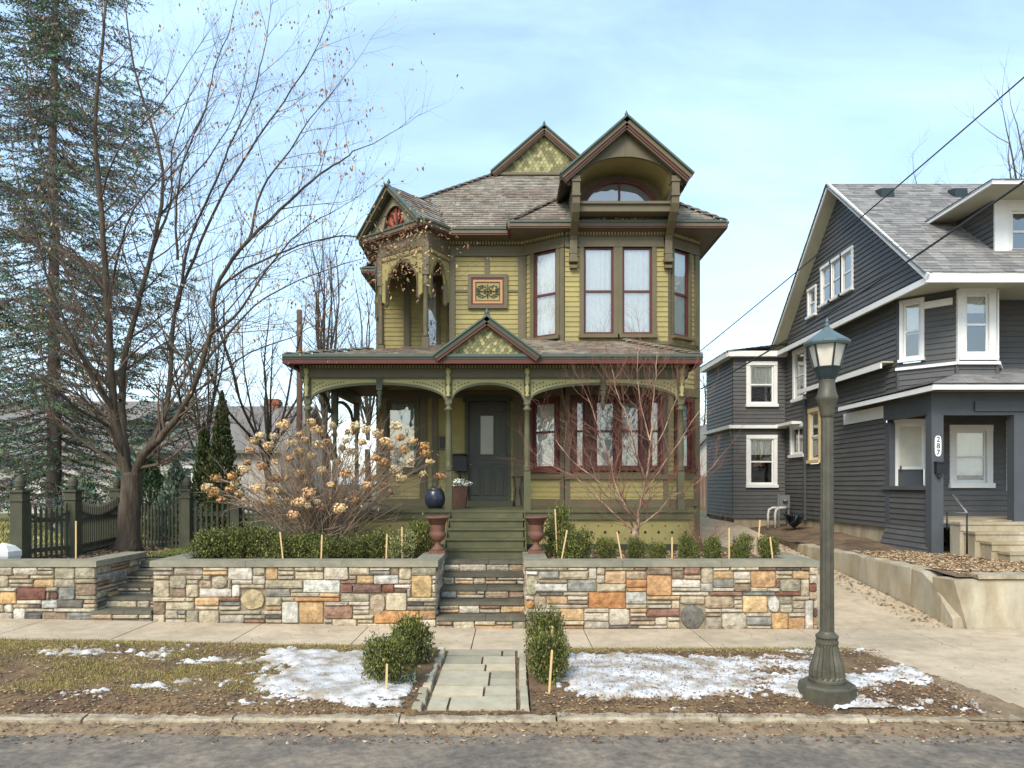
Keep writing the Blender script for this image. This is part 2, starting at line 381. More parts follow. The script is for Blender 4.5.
f(FB, 0, .1, 1.62, 4.9, 0, .03); f(FB, FB.W-.1, FB.W, 1.62, 4.9, 0, .03); f(FA, 0, .09, 1.62, 4.9, 0, .05); f(FA, FA.W-.09, FA.W, 1.62, 4.9, 0, .05); 0
for F in (FB, FA, FD, FW): f(F, 0, F.W, 3.97, 4.12, 0, .066); 
for F in (FB, FA, FD): f(F, -.01, F.W+.01, 2.2, 2.3, 0, .075); f(F, -.01, F.W+.01, 1.62, 1.78, 0, .062)
f(FW, 0, .1, 1.62, 4.2, 0, .05); f(FW, FW.upx(420), FW.upx(427), 1.62, 4.1, 0, .06); f(FW, FW.upx(432), FW.upx(438), 1.62, 4.1, 0, .05); f(FW, FW.W-.12, FW.W, 1.62, 4.1, 0, .05); f(FW, -.01, FW.upx(464), 1.62, 1.78, 0, .07); f(FW, FW.upx(513), FW.upx(519), 1.62, 3.95, 0, .04)
f(FBU, 0, .12, Z2, 7.3, 0, .05); f(FBU, FBU.upx(404), FBU.upx(410), Z2, 7.3, 0, .06); f(FBU, FBU.W-.1, FBU.W, Z2, 7.3, 0, .05)
t.build('trim_board', 'olive', H)
m = MB(); f = m.fbox
f(FB, .1, FB.W-.1, 3.86, 3.97, 0, .03)
prev = .1
for h in sorted(holes['B'][2:6]): f(FB, prev, h[0]-.05, 2.3, 3.86, 0, .028); prev = h[1]+.05
f(FB, prev, FB.W-.1, 2.3, 3.86, 0, .028)
h = holes['A'][1]; f(FA, .09, h[0]-.09, 2.3, 3.97, 0, .03); f(FA, h[1]+.09, FA.W-.09, 2.3, 3.97, 0, .03)
m.build('bay_panel', 'brown_panel', H)
for F in (FC, FA, FB, FD):
    d = MB(); n = int(F.W/.062)
    for i in range(n): u = (i+.2)*F.W/n; d.fbox(F, u, u+.034, 7.315, 7.385, .02, .065)
    d.build('dentil_row', 'cream', H)
# --- ornamental plaque
p = MB(); a, b = FC.upx(468), FC.upx(507.5); z0, z1 = PZ(309, 15.7), PZ(275, 15.7)
def frame(m, F, a, b, z0, z1, wd, n0, n1, mi):
    m.fbox(F, a, b, z1-wd, z1, n0, n1, mi=mi); m.fbox(F, a, b, z0, z0+wd, n0, n1, mi=mi); m.fbox(F, a, a+wd, z0+wd, z1-wd, n0, n1, mi=mi); m.fbox(F, b-wd, b, z0+wd, z1-wd, n0, n1, mi=mi)
frame(p, FC, a, b, z0, z1, .075, 0, .075, 0); frame(p, FC, a+.075, b-.075, z0+.075, z1-.075, .035, 0, .06, 1); frame(p, FC, a+.11, b-.11, z0+.11, z1-.11, .05, 0, .05, 2)
frame(p, FC, a+.16, b-.16, z0+.16, z1-.16, .016, 0, .055, 1); p.fbox(FC, a+.176, b-.176, z0+.176, z1-.176, 0, .04, mi=3)
pq = p.build('ornamental_plaque', ['olive', 'maroon', 'ochre', 'yellow'], H)
s = MB(); uc = (a+b)/2; zc = (z0+z1)/2
for sx in (-1, 1):
    for sz in (-1, 1):
        for (cx, cz, r0, tw) in ((.07, .06, .062, 1), (.19, .085, .055, -1), (.20, .03, .045, 1), (.12, .10, .04, 1)):
            pts = [FC.p(uc+sx*(cx+math.cos(q*.55*tw)*r0*(1-q/16)), zc+sz*(cz+math.sin(q*.55*tw)*r0*(1-q/16)), .05) for q in range(11)]
            s.tube(pts, .011, 4)
s.tube([FC.p(uc, zc-.15, .05), FC.p(uc, zc+.15, .05)], .012, 5); s.tube([FC.p(uc-.24, zc, .05), FC.p(uc+.24, zc, .05)], .011, 5); s.lathe([(.001, -.02), (.03, 0), (.001, .02)], FC.p(uc, zc, .05), 8)
s.build('scrollwork', 'green', pq)
# --- front door
DF = Fr((dr[0]*1.0-2.82, 15.7), (dr[1]-2.82, 15.7)); D = MB(); W = DF.W
ZD = 1.74
D.fbox(DF, 0, .07, 1.62, 3.95, -.1, .06); D.fbox(DF, W-.07, W, 1.62, 3.95, -.1, .06); D.fbox(DF, -.04, W+.04, 3.9, 4.03, -.1, .09); D.fbox(DF, -.06, W+.06, 1.62, ZD, -.1, .3)
dfo = D.build('door_frame', 'green', H)
D = MB(); a, b = .07, W-.07; D.fbox(DF, a, b, ZD, 3.9, -.1, -.05)
cx = (a+b)/2
frame(D, DF, cx-.19, cx+.15, 2.72, 3.62, .03, -.05, -.02, 0)
for k in range(5):
    z = 2.68+.19*k
    for uu in (a+.03, b-.16): frame(D, DF, uu, uu+.12, z, z+.15, .02, -.05, -.03, 0)
frame(D, DF, a+.03, b-.03, 2.52, 2.64, .02, -.05, -.03, 0)
for k in range(3): frame(D, DF, a+.04+k*.255, a+.04+k*.255+.21, 1.86, 2.48, .025, -.05, -.025, 0)
frame(D, DF, a+.03, b-.03, 3.68, 3.86, .02, -.05, -.03, 0)
dd = D.build('front_door', 'doorg', H)
g = MB(); g.fbox(DF, cx-.16, cx+.12, 2.75, 3.59, -.052, -.04); g.build('door_pane', 'pane_grey', dd) if 'pane_grey' in T else None
T['pane_grey'] = mat('dim frosted door glass', rgb(112, 114, 110), .15, 3, .1, spec=.6)
g.build('door_pane', 'pane_grey', dd)
g = MB(); g.lathe([(.0, 0), (.03, .01), (.03, .03), (.0, .04)], DF.p(a+.05, 2.5, -.02), 10); g.build('door_knob', 'silver', dd)
# balcony door upstairs
window(H, FBU, (du[0]+du[1])/2, du[1]-du[0], du[2], du[3], case=.05, curtain=.45, split=.99, sm='olive', name='balcony_door')
# --- house plaque and mailbox beside the door
m = MB(); F = FW; u0 = F.upx(439); u1 = F.upx(448); frame(m, F, u0, u1, 2.85, 3.15, .03, 0, .07, 0); m.fbox(F, u0+.03, u1-.03, 2.88, 3.12, 0, .05, mi=1)
m.lathe([(.001, -.03), (.03, 0), (.001, .03)], F.p((u0+u1)/2, 3.0, .055), 10, mi=0)
m.build('wall_plaque', ['olive', 'black'], H)
m = MB(); u0 = F.upx(453.5); u1 = F.upx(467.0); m.fbox(F, u0, u1, 2.38, 2.68, .06, .2); m.hexa([F.p(u0-.01, 2.68, .22), F.p(u1+.01, 2.68, .22), F.p(u1+.01, 2.68, .04), F.p(u0-.01, 2.68, .04), F.p(u0-.01, 2.70, .22), F.p(u1+.01, 2.70, .22), F.p(u1+.01, 2.76, .04), F.p(u0-.01, 2.76, .04)])
m.fbox(F, (u0+u1)/2-.03, (u0+u1)/2+.03, 2.2, 2.4, .06, .1)
m.build('mailbox', 'black', H)
# ================= balcony turret (upper left)
PN = (-1.78, 14.85); PL = (-2.86, 15.73)
FLt = Fr(PL, PN); FRt = Fr(PN, (-1.37, 15.7)); FSt = Fr((-3.2, 17.0), PL)
ZB = 4.8
tp = MB()
def turned(m, x, y, z0, z1, sq=.075, top=.0):
    h = z1-z0
    m.box(x-sq, x+sq, y-sq, y+sq, z0, z0+h*.14); m.box(x-sq, x+sq, y-sq, y+sq, z1-h*.30, z1)
    pr = [(sq*.9, h*.14), (sq*1.05, h*.16), (sq*.6, h*.19), (sq*.8, h*.24), (sq*.86, h*.3), (sq*.72, h*.45), (sq*.62, h*.6), (sq*.95, h*.615), (sq*.95, h*.63), (sq*.6, h*.65), (sq*.9, h*.70)]
    m.lathe(pr, (x, y, z0), 12)
for (x, y) in (PN, PL):
    m = MB(); turned(m, x, y, ZB, 7.1, .07); m.build('balcony_post', 'olive', H)
m = MB()
for px_ in ((-3.1, 16.9), (-1.5, 16.9)): turned(m, *px_, ZB, 7.1, .06)
m.build('inner_balcony_post', 'olive', H)
def arch_us(u0, u1, zs_, rise, n=18, pw=.5):
    us = [u0+(u1-u0)*i/n for i in range(n+1)]
    return us, [zs_+rise*(max(0, 1-((2*i/n)-1)**2))**pw for i in range(n+1)]
for F in (FLt, FRt, FSt):
    pnl = MB(); rb = MB()
    W = F.W; e = .07 if F is not FRt else .05
    us, zl = arch_us(e+.12*min(1, W), W-e-.12*min(1, W), 6.15, .68, 18, .5)
    archpanel(pnl, F, us, zl, 7.1, -.03, .03); ribbon(rb, F, us, [z-.03 for z in zl], .07, .03, .045)
    for (ua, ub) in ((e, us[0]), (us[-1], W-e)):
        archpanel(pnl, F, [ua, ub], [6.05, 6.0] if ua == e else [6.0, 6.05], 7.1, -.03, .03)
    # hanging cusps
    for uu, sg in ((us[0], 1), (us[-1], -1)):
        rb.fbox(F, min(uu, uu+sg*.03), max(uu, uu+sg*.03), 5.98, 6.5, -.04, .05)
        rb.lathe([(.001, -.09), (.045, -.03), (.045, .02), (.02, .06)], F.p(uu, 6.0, 0), 8)
    rb.fbox(F, 0, W, 7.02, 7.28, -.05, .045); rb.fbox(F, 0, W, 7.28, 7.40, -.05, .03); rb.fbox(F, e, W-e, 6.9, 6.94, .03, .045)
    rb.fbox(F, 0, W, ZB-.12, ZB+.02, -.05, .06)
    pnl.build('arched_spandrel', 'yellow', H); rb.build('balcony_trim', 'olive', H)
m = MB(); fl = [V3((PL[0], PL[1], ZB)), V3((PN[0], PN[1], ZB)), V3((-1.37, 15.7, ZB)), V3((-1.37, 17, ZB)), V3((-3.2, 17, ZB))]
m.face(fl); m.face([q-V3((0, 0, .1)) for q in fl][::-1]); m.build('balcony_floor', 'stepgreen', H)
m = MB(); m.face([q+V3((0, 0, 2.62)) for q in fl][::-1]); m.build('balcony_ceiling', 'green', H)
# ================= roofs
shc = lambda: (lambda k, r: (k*(1+r), k, k*(1-r)))(random.choice((.82, .94, 1.0, 1.06, 1.14, 1.26)), random.uniform(-.02, .03))
def roofplane(m, O, U, Wd, poly, ex=.135, t=.016, wr=(.1, .24), colf=shc, jit=.006, under=None, lift=.0):
    U = V3(U).normalized(); Wd = V3(Wd).normalized(); N = U.cross(Wd).normalized()
    courses(m, V3(O), U, Wd, N, poly, ex, t, colf, wr=wr, jit=jit, lift=lift)
    pts = [V3(O)+U*a+Wd*b-N*.03 for a, b in poly]
    (under or m).face(pts[::-1], (.5, .5, .5))
K = .78; cs = math.sqrt(1+K*K)
r = MB(); YE = 15.25; XL = -3.74
# main front plane (plan coordinates turned into slope coordinates)
def plan(pts, ax): return [(p[0], p[1]*cs) for p in pts]
apx = 3.28+.15
# front: u = x, v = (Y-YE)*cs
hp = lambda q: (XL+q, q)       # hip point in plan at depth q
front = [(-1.55, 0), (4.4, 0), (4.4, .5), (2.1, 3.28), (-.46, 3.28), (-2.95, .79)]
roofplane(r, (0, YE, ZE), (1, 0, 0), (0, 1, K), [(x, y*cs) for x, y in front])
# left: u runs toward -Y , v = (x-XL)*cs ; plane z = ZE + K (x-XL)
left = [(-(18.0), 0), (-(18.0), .44), (-(15.25+.79), .79), (-(15.25+3.28), 3.28), (-27.4, 3.28), (-27.4, 0)]
roofplane(r, (XL, 0, ZE), (0, -1, 0), (1, 0, K), [(a, b*cs) for a, b in left][:])
r2 = [(18.5, 0), (27.4, 0), (27.4, 2.2), (18.5, 2.2)]
K2 = 2.65/2.3; 
roofplane(r, (4.4, 0, ZE), (0, 1, 0), (-1, 0, K2), [(15.25, 0), (27.4, 0), (27.4, 2.3*math.sqrt(1+K2*K2)), (18.53, 2.3*math.sqrt(1+K2*K2))])
r.face([V3((XL, 27.4, ZE)), V3((4.4, 27.4, ZE)), V3((2.1, 27.4, 10.06)), V3((-.46, 27.4, 10.06))])
r.face([V3((-.46, 18.5, 10.05)), V3((2.1, 18.5, 10.05)), V3((2.1, 27.4, 10.05)), V3((-.46, 27.4, 10.05))])
# bay roof
YB = 14.84; BX0, BX1 = -.05, 4.41; KB = .84; cb = math.sqrt(1+KB*KB)
roofplane(r, (0, YB, ZE), (1, 0, 0), (0, 1, KB), [(BX0, 0), (BX1, 0), (BX1-1.3, 1.3*cb), (BX0+1.3, 1.3*cb)])
roofplane(r, (BX0, 0, ZE), (0, -1, 0), (1, 0, KB), [(-YB, 0), (-(YB+1.3), 1.3*cb), (-(YB+2.6), 1.3*cb), (-(YB+2.6), 0)])
roofplane(r, (BX1, 0, ZE), (0, 1, 0), (-1, 0, KB), [(YB, 0), (YB+2.6, 0), (YB+2.6, 1.3*cb), (YB+1.3, 1.3*cb)])
rr = r.build('shingle_roof', 'shingle', H)
# hip caps: little lapped boards
def hipcap(a, b, n, wd=.16, par=None):
    hc = MB(); a = V3(a); b = V3(b); d = (b-a)
    for i in range(n):
        p0 = a+d*(i/n); p1 = a+d*((i+1.15)/n)
        hc.beam(p0+UP*.06, p1+UP*.02, wd, .022, col=shc())
    hc.build('hip_cap', 'shingle', par or rr)
zc_ = lambda q, z0, k: z0+k*q
hipcap((XL+.8, YE+.8, ZE+K*.8), (-.46, YE+3.28, ZE+K*3.28), 17); hipcap((BX0, YB, ZE), (BX0+1.3, YB+1.3, ZE+KB*1.3), 9); hipcap((BX1, YB, ZE), (BX1-1.3, YB+1.3, ZE+KB*1.3), 9)
hipcap((4.4, YE, ZE), (2.1, 18.53, 10.15), 14)
# cornices: soffit, maroon fascia, gutter
cn = MB()
def cornice(pts, w=.09, mi=(0, 1, 2)):
    for a, b in zip(pts, pts[1:]):
        a = V3(a); b = V3(b); d = (b-a).normalized(); ex = d*.0
        cn.beam(a+UP*(-.06), b+UP*(-.06), w, .08, mi=mi[0]); cn.beam(a+UP*(.0), b+UP*(.0), w+.05, .04, mi=mi[2]); cn.beam(a+UP*(-.115), b+UP*(-.115), w-.03, .04, mi=mi[1])
cornice([(-1.81, 14.67, ZE), (-1.32, YE, ZE), (BX0+.02, YE, ZE)]); cornice([(BX0, YE+.2, ZE), (BX0, YB, ZE), (BX1, YB, ZE), (BX1, 27.3, ZE)]); cornice([(XL, 27.3, ZE), (XL, 18, ZE), (-3.1, 18, ZE)]); cornice([(-3.36, 15.93, ZE), (-1.81, 14.67, ZE)])
for poly in ([(-1.81, 14.67), (-1.32, YE), (BX0, YE), (BX0, 15.75), (-1.37, 15.72), (-1.7, 14.9)], [(BX0, YB), (BX1, YB), (BX1, 27.3), (4.0, 27.3), (4.0, 15.75), (3.2, 15.15), (1.15, 15.15), (.2, 15.75), (BX0, 15.75)], [(XL, 18), (-3.1, 18), (-3.1, 27.3), (XL, 27.3)], [(-3.36, 15.93), (-1.81, 14.67), (-1.7, 14.95), (-2.8, 15.9), (-3.1, 17.2), (-3.4, 17.2)]):
    cn.face([V3((x, y, ZE-.13)) for x, y in poly][::-1], mi=0)
cn.build('cornice', ['olive', 'maroon', 'gutter'], H)
# gables -----------------------------------------------------------------
def gable_roof(name, c, n, half, zb, rise, depth, over=.0, layers=None, shing=True, fin=True, thick=.05):
    """c: plan point under the peak on the front, n: outward unit (plan)"""
    n = V3((n[0], n[1], 0)).normalized(); side = V3((-n.y, n.x, 0))
    A = V3((c[0], c[1], zb)); pk = A+UP*rise; m = MB()
    for sg in (-1, 1):
        ft = A+side*(sg*half); sl = (pk-ft); L = sl.length
        Ud = (-n) if sg < 0 else n
        O = ft if sg < 0 else ft-n*depth
        # U x W must point up
        U = Ud; Wd = sl.normalized()
        if U.cross(Wd).z < 0: U = -U; O = ft-n*depth if O == ft else ft
        roofplane(m, O, U, Wd, [(0, 0), (depth, 0), (depth, L), (0, L)], ex=.13)
    g = m.build(name, 'shingle', H)
    b = MB()
    for sg in (-1, 1):
        ft = A+side*(sg*half); sl = (pk-ft).normalized(); up = UP-sl*sl.z; up.normalize()
        off = 0
        for (h, w, mi, fwd) in layers:
            cc = n*fwd-up*(off+h/2-.02)
            b.beam(ft+cc-sl*.02, pk+cc+sl*(off+h/2)*rise/half*.0, w, h, up=up, mi=mi); off += h
    b.build('rake_board', ['gutter', 'olive', 'maroon', 'green'], g)
    if fin:
        q = MB(); q.lathe([(.035, -.06), (.03, .0), (.015, .03), (.04, .06), (.03, .09), (.004, .15)], pk+n*.02, 8); q.build('finial', 'gutter', g)
    return g
LY = [(.035, .16, 0, .05), (.07, .12, 1, .03), (.045, .10, 2, .02), (.03, .08, 1, .0)]
# dormer
DC = 2.27; DY = 14.3
dg = gable_roof('dormer_roof', (DC, DY), (0, -1), 1.30, 8.23, 1.13, 2.6, layers=[(.035, .2, 0, .05), (.08, .14, 1, .03), (.05, .12, 2, .015), (.03, .1, 1, 0)])
m = MB(); FDm = Fr((DC-1.06, DY+.12), (DC+1.06, DY+.12)); Wd_ = FDm.W
us, zl = arch_us(.1, Wd_-.1, 8.1, .56, 24, .5)
zt_ = [min(8.26+1.15*(1-abs(u-Wd_/2)/1.33)-.10, 9.3) for u in us]
archpanel(m, FDm, us, zl, zt_, -.06, 0); m.fbox(FDm, -.1, .1, 8.1, 8.22, -.06, 0); m.fbox(FDm, Wd_-.1, Wd_+.1, 8.1, 8.22, -.06, 0)
m.fbox(FDm, Wd_/2-.012, Wd_/2+.012, 8.7, 9.2, 0, .012)
# cheeks and sill box
for sx in (-1, 1):
    x = DC+sx*1.0; m.box(x-.05, x+.05, DY+.2, 16.2, 7.55, 8.2)
m.box(DC-.95, DC+.95, 14.52, 14.9, 7.60, 7.74); m.box(DC-.98, DC+.98, 14.47, 14.95, 7.74, 7.79)
FQ = Fr((DC-.95, 15.28), (DC+.95, 15.28)); archpanel(m, FQ, [0, .95, 1.9], [7.6]*3, [8.45, 9.24, 8.45], -.06, 0)
dfc = m.build('dormer_front', 'olive', H)
m = MB(); F2 = Fr((DC-1.06, 15.28), (DC+1.06, 15.28))
for i in range(len(us)-1):
    m.face([FDm.p(us[i], zl[i], -.06), FDm.p(us[i+1], zl[i+1], -.06), F2.p(us[i+1], zl[i+1], 0), F2.p(us[i], zl[i], 0)], sm=True)
for u in (us[0], us[-1]): m.face([FDm.p(u, 7.7, -.06), FDm.p(u, 8.1, -.06), F2.p(u, 8.1, 0), F2.p(u, 7.7, 0)])
m.build('arched_recess', 'yellow', H)
# lunette window
m = MB(); F2 = Fr((DC-.8, 15.28), (DC+.8, 15.28)); n = 22
def lun(r0, r1, z0, rise, n0, n1, mi):
    for i in range(n):
        a0 = math.pi*i/n; a1 = math.pi*(i+1)/n; pt = lambda a, k: (.8-.8*k*math.cos(a), z0+rise*k*math.sin(a))
        A, B, C_, D_ = pt(a0, r1), pt(a1, r1), pt(a1, r0), pt(a0, r0)
        m.hexa([F2.p(*A, n1), F2.p(*D_, n1), F2.p(*D_, n0), F2.p(*A, n0), F2.p(*B, n1), F2.p(*C_, n1), F2.p(*C_, n0), F2.p(*B, n0)], mi=mi)
lun(.88, 1.0, 7.94, .6, 0, .09, 0); m.fbox(F2, 0, 1.6, 7.86, 7.96, 0, .1, mi=0); m.fbox(F2, .78, .82, 7.94, 8.48, 0, .07, mi=0)
lw = m.build('arched_window', ['maroon'], H)
m = MB(); m.face([F2.p(.8-.72*math.cos(math.pi*i/n), 7.95+.54*math.sin(math.pi*i/n), .03) for i in range(n+1)]); m.build('pane', 'glass', lw)
m = MB(); m.face([F2.p(.8-.71*math.cos(math.pi*i/n), 7.95+.53*math.sin(math.pi*i/n), .012) for i in range(n+1)]); m.build('curtain', mat('dim attic blind', rgb(120, 124, 126), .9, 3, .1), lw)
# dormer brackets and pilasters
for sx in (-1, 1):
    m = MB(); x = DC+sx*.99; w_ = .075
    m.box(x-w_, x+w_, DY+.02, DY+.22, 7.82, 8.24); m.box(x-w_-.015, x+w_+.015, DY, DY+.24, 8.12, 8.16); m.box(x-w_-.012, x+w_+.012, DY, DY+.24, 7.84, 7.88)
    pr = [(DY+.03, 7.82), (DY+.04, 7.7), (DY+.12, 7.55), (DY+.28, 7.42), (DY+.45, 7.34), (DY+.62, 7.25), (DY+.72, 7.1)]
    for (y0, z0), (y1, z1) in zip(pr, pr[1:]):
        m.hexa([V3((x-w_, y1, z1)), V3((x+w_, y1, z1)), V3((x+w_, y1+.14, z1+.12)), V3((x-w_, y1+.14, z1+.12)), V3((x-w_, y0, z0)), V3((x+w_, y0, z0)), V3((x+w_, y0+.14, z0+.12)), V3((x-w_, y0+.14, z0+.12))])
    m.box(x-w_, x+w_, 14.97, 15.09, 6.78, 7.5); m.box(x-w_-.015, x+w_+.015, 14.94, 15.09, 6.72, 6.8); m.box(x-w_, x+w_, 14.98, 15.09, 6.6, 6.66); m.box(x-w_-.01, x+w_+.01, 14.96, 15.09, 6.9, 6.93)
    m.build('dormer_bracket', 'olive', H)
# rear gablet
gg = gable_roof('upper_gable_roof', (.82, 18.38), (0, -1), 1.34, 10.06, 1.16, 8.5, layers=LY)
m = MB(); FG = Fr((-.5, 18.5), (2.14, 18.5)); archpanel(m, FG, [0, 1.32, 2.64], [10.05]*3, [10.05, 11.1, 10.05], -.03, 0); m.fbox(FG, -.05, 2.69, 10.0, 10.06, 0, .12)
m.build('gable_wall', 'olive', H)
yc = [(1, 1, .98), (.7, .7, .66), (1.35, 1.33, 1.2), (.55, .57, .5)]
m = MB(); scales(m, FG, .05, 2.59, 10.06, (1.32, 11.08), ex=.085, w=.1, n=.012, cols=yc); m.build('scalloped_shingles', mat('olive yellow scallops', rgb(138, 134, 96), .7, 5, .1, usecol=True), H)
# balcony gable
d2 = V3((-.63, -.776, 0)).normalized()
bg = gable_roof('balcony_gable_roof', (-2.60, 15.28), (d2.x, d2.y), .96, 7.5, .93, 2.3, layers=[(.03, .14, 0, .05), (.07, .10, 1, .03), (.03, .08, 3, .0)])
m = MB(); c0 = V3((-2.60, 15.28, 0))-d2*.12; sd = V3((-d2.y, d2.x, 0)); a_ = c0-sd*.98; b_ = c0+sd*.98
FT = Fr((a_.x, a_.y), (b_.x, b_.y)) if Fr((a_.x, a_.y), (b_.x, b_.y)).N.dot(d2) > 0 else Fr((b_.x, b_.y), (a_.x, a_.y))
W = FT.W; us = [W*i/16 for i in range(17)]
zt2 = [7.5+.93*(1-abs(u-W/2)/(W/2)) for u in us]
zl2 = [7.52+(.52*math.sqrt(max(0, 1-((u-W/2)/.36)**2)) if abs(u-W/2) < .36 else 0) for u in us]
archpanel(m, FT, us, [min(a, b-.001) for a, b in zip(zl2, zt2)], zt2, -.04, .0)
m.fbox(FT, 0, W, 7.44, 7.52, -.04, .05)
m.build('gable_wall', 'soffit_olive' if 'soffit_olive' in T else mat('light olive board', rgb(132, 128, 102), .6, 4, .08), H)
m = MB(); m.face([FT.p(W/2+.4*math.cos(math.pi*i/14), 7.5+.56*math.sin(math.pi*i/14), -.1) for i in range(15)], mi=0)
for i in range(1, 6):
    a = math.pi*i/6; m.beam(FT.p(W/2, 7.52, -.07), FT.p(W/2+.33*math.cos(a), 7.52+.5*math.sin(a), -.07), .03, .03, mi=1)
m.build('sunburst_panel', [mat('salmon paint', rgb(176, 92, 76), .6, 5, .08), 'maroon'], H)
# ================= porch
FZ = 1.62; PE = 4.43; YP = 13.1
pr_ = MB(); K3 = .33; c3 = math.sqrt(1+K3*K3); K4 = .27; c4 = math.sqrt(1+K4*K4)
brc = lambda: (lambda k, r: (k*(1+r*1.6), k, k*(1-r)))(random.choice((.7, .85, .95, 1.05, 1.2)), random.uniform(-.02, .1))
roofplane(pr_, (0, YP, PE), (1, 0, 0), (0, 1, K3), [(-.6, 0), (3.42, 0), (2.32, 2.05*c3), (2.0, 2.6*c3), (-.6, 2.6*c3)], colf=brc)
roofplane(pr_, (0, YP, PE), (1, 0, 0), (0, 1, K4), [(-4.12, 0), (-.6, 0), (-.6, 2.6*c4), (-1.52, 2.6*c4)], colf=brc)
Kr = .66/1.1; cr = math.sqrt(1+Kr*Kr)
roofplane(pr_, (3.42, 0, PE), (0, 1, 0), (-1, 0, Kr), [(YP, 0), (15.75, 0), (15.75, .2), (15.12, 1.1*cr)], colf=brc)
roofplane(pr_, (-4.12, 0, PE), (0, -1, 0), (1, 0, K4), [(-YP, 0), (-(YP+1.3), 1.3*c4), (-18.5, 1.3*c4), (-18.5, 0)], colf=brc)
po = pr_.build('porch_roof', 'shingle', H)
hipcap((3.42, YP, PE), (2.32, 15.1, 5.1), 11, .14, po); hipcap((-4.12, YP, PE), (-2.82, YP+1.3, PE+K4*1.3), 8, .12, po)
cn = MB()
def pcorn(a, b):
    a = V3(a); b = V3(b)
    cn.beam(a+UP*.0, b, .16, .05, mi=2); cn.beam(a-UP*.045, b-UP*.045, .12, .04, mi=0); cn.beam(a-UP*.105, b-UP*.105, .1, .08, mi=1)
pcorn((-4.16, YP, PE), (3.46, YP, PE)); pcorn((3.42, YP+.09, PE), (3.42, 15.68, PE)); pcorn((-4.12, 18.5, PE), (-4.12, YP+.09, PE))
cn.build('porch_cornice', ['green', 'maroon', 'gutter'], H)
YQ = 13.55
FPf = Fr((-3.92, YQ), (3.25, YQ)); FPl = Fr((-3.92, 18.4), (-3.92, YQ)); FPr = Fr((3.25, YQ), (3.25, 15.4))
bm = MB(); dn = MB()
for F in (FPf, FPl, FPr):
    bm.fbox(F, -.05 if F is FPf else .05, F.W+.05 if F is FPf else F.W-.05, 4.10, 4.27, -.07, .07); bm.fbox(F, 0 if F is FPf else .06, F.W if F is FPf else F.W-.06, 4.27, 4.33, -.07, .04)
    n = int(F.W/.058)
    for i in range(n):
        u = (i+.25)*F.W/n; dn.fbox(F, u, u+.03, 4.275, 4.325, .04, .085)
bm.build('porch_beam', mat('grey green beam paint', rgb(92, 90, 70), .55, 4, .08), H); dn.build('dentil_row', 'cream', H)
m = MB(); m.face([V3(q) for q in ((-4.1, YP, 4.34), (3.4, YP, 4.34), (3.4, 15.7, 4.34), (-2.8, 15.7, 4.34), (-2.8, 18.4, 4.34), (-4.1, 18.4, 4.34))][::-1]); m.build('porch_ceiling', 'porchceil', H)
posts = [-3.84, -1.19, .285, 3.17]; pend = [-2.49, 1.715]
for x in posts:
    m = MB(); y = YQ; sq = .062
    m.box(x-sq, x+sq, y-sq, y+sq, FZ, FZ+.72); m.box(x-sq, x+sq, y-sq, y+sq, 3.62, 4.1)
    m.lathe([(.07, .72), (.085, .74), (.06, .77), (.085, .80), (.05, .85), (.062, .95), (.066, 1.1), (.058, 1.5), (.05, 1.85), (.08, 1.87), (.08, 1.9), (.05, 1.93), (.05, 1.96), (.085, 2.0)], (x, y, FZ), 14)
    po_ = m.build('porch_post', mat('porch post paint', rgb(86, 86, 62), .5, 4, .08) if x == posts[0] else bpy.data.materials['porch post paint'], H)
    m = MB(); m.lathe([(.01, -.42), (.05, -.38), (.02, -.35), (.045, -.3), (.04, -.22), (.02, -.19), (.045, -.15), (.045, -.05), (.025, 0), (.05, .04), (.05, .12)], (x, y-.1, 4.14), 10); m.build('turned_drop', 'cream', po_)
for (x, y) in ((-3.84, 15.6), (-3.84, 17.8), (3.17, 15.3)):
    m = MB(); turned(m, x, y, FZ, 4.1, .065); m.build('porch_post', 'green', H)
for x in pend:
    m = MB(); m.box(x-.055, x+.055, YQ-.06, YQ+.06, 3.86, 4.1); m.lathe([(.005, -.38), (.03, -.33), (.05, -.26), (.03, -.2), (.055, -.16), (.03, -.12), (.06, -.05), (.05, 0)], (x, YQ, 3.86), 10); m.build('hanging_pendant', 'green', H)
spans = [(posts[0]+.06, pend[0]-.055, 0, 1), (pend[0]+.055, posts[1]-.06, 1, 0), (posts[1]+.06, posts[2]-.06, 0, 0), (posts[2]+.06, pend[1]-.055, 0, 1), (pend[1]+.055, posts[3]-.06, 1, 0)]
X0 = -3.92
for (xa, xb, pa, pb) in spans:
    a = xa-X0; b = xb-X0; W = b-a; n = 22; us = [a+W*i/n for i in range(n+1)]
    zl = []
    for i in range(n+1):
        s = i/n
        if not pa and not pb: k = (1-(2*s-1)**2)**.5
        elif pa: k = (1-s**2)**.5
        else: k = (1-(1-s)**2)**.5
        zl.append(3.66+.30*k)
    m = MB(); ribbon(m, FPf, us, [z for z in zl], .045, -.04, .04, 0)
    # yellow panel between arch and beam; black beads paint the dark of its piercings
    archpanel(m, FPf, us, [z+.045 for z in zl], [max(4.07, z+.05) for z in zl], -.015, .012, 1)
    m.fbox(FPf, a, b, 4.07, 4.1, -.03, .045, mi=0)
    for i, u in enumerate(us[1:-1]):
        zz = zl[i+1]
        if zz < 3.93 and i % 1 == 0:
            z = zz+.1
            while z < 4.02:
                m.lathe([(.001, -.016), (.016, 0), (.001, .016)], FPf.p(u, z, .010), 6, mi=2); z += .075
    m.build('arched_bracket', [bpy.data.materials['porch post paint'], 'cream', 'black'], H)
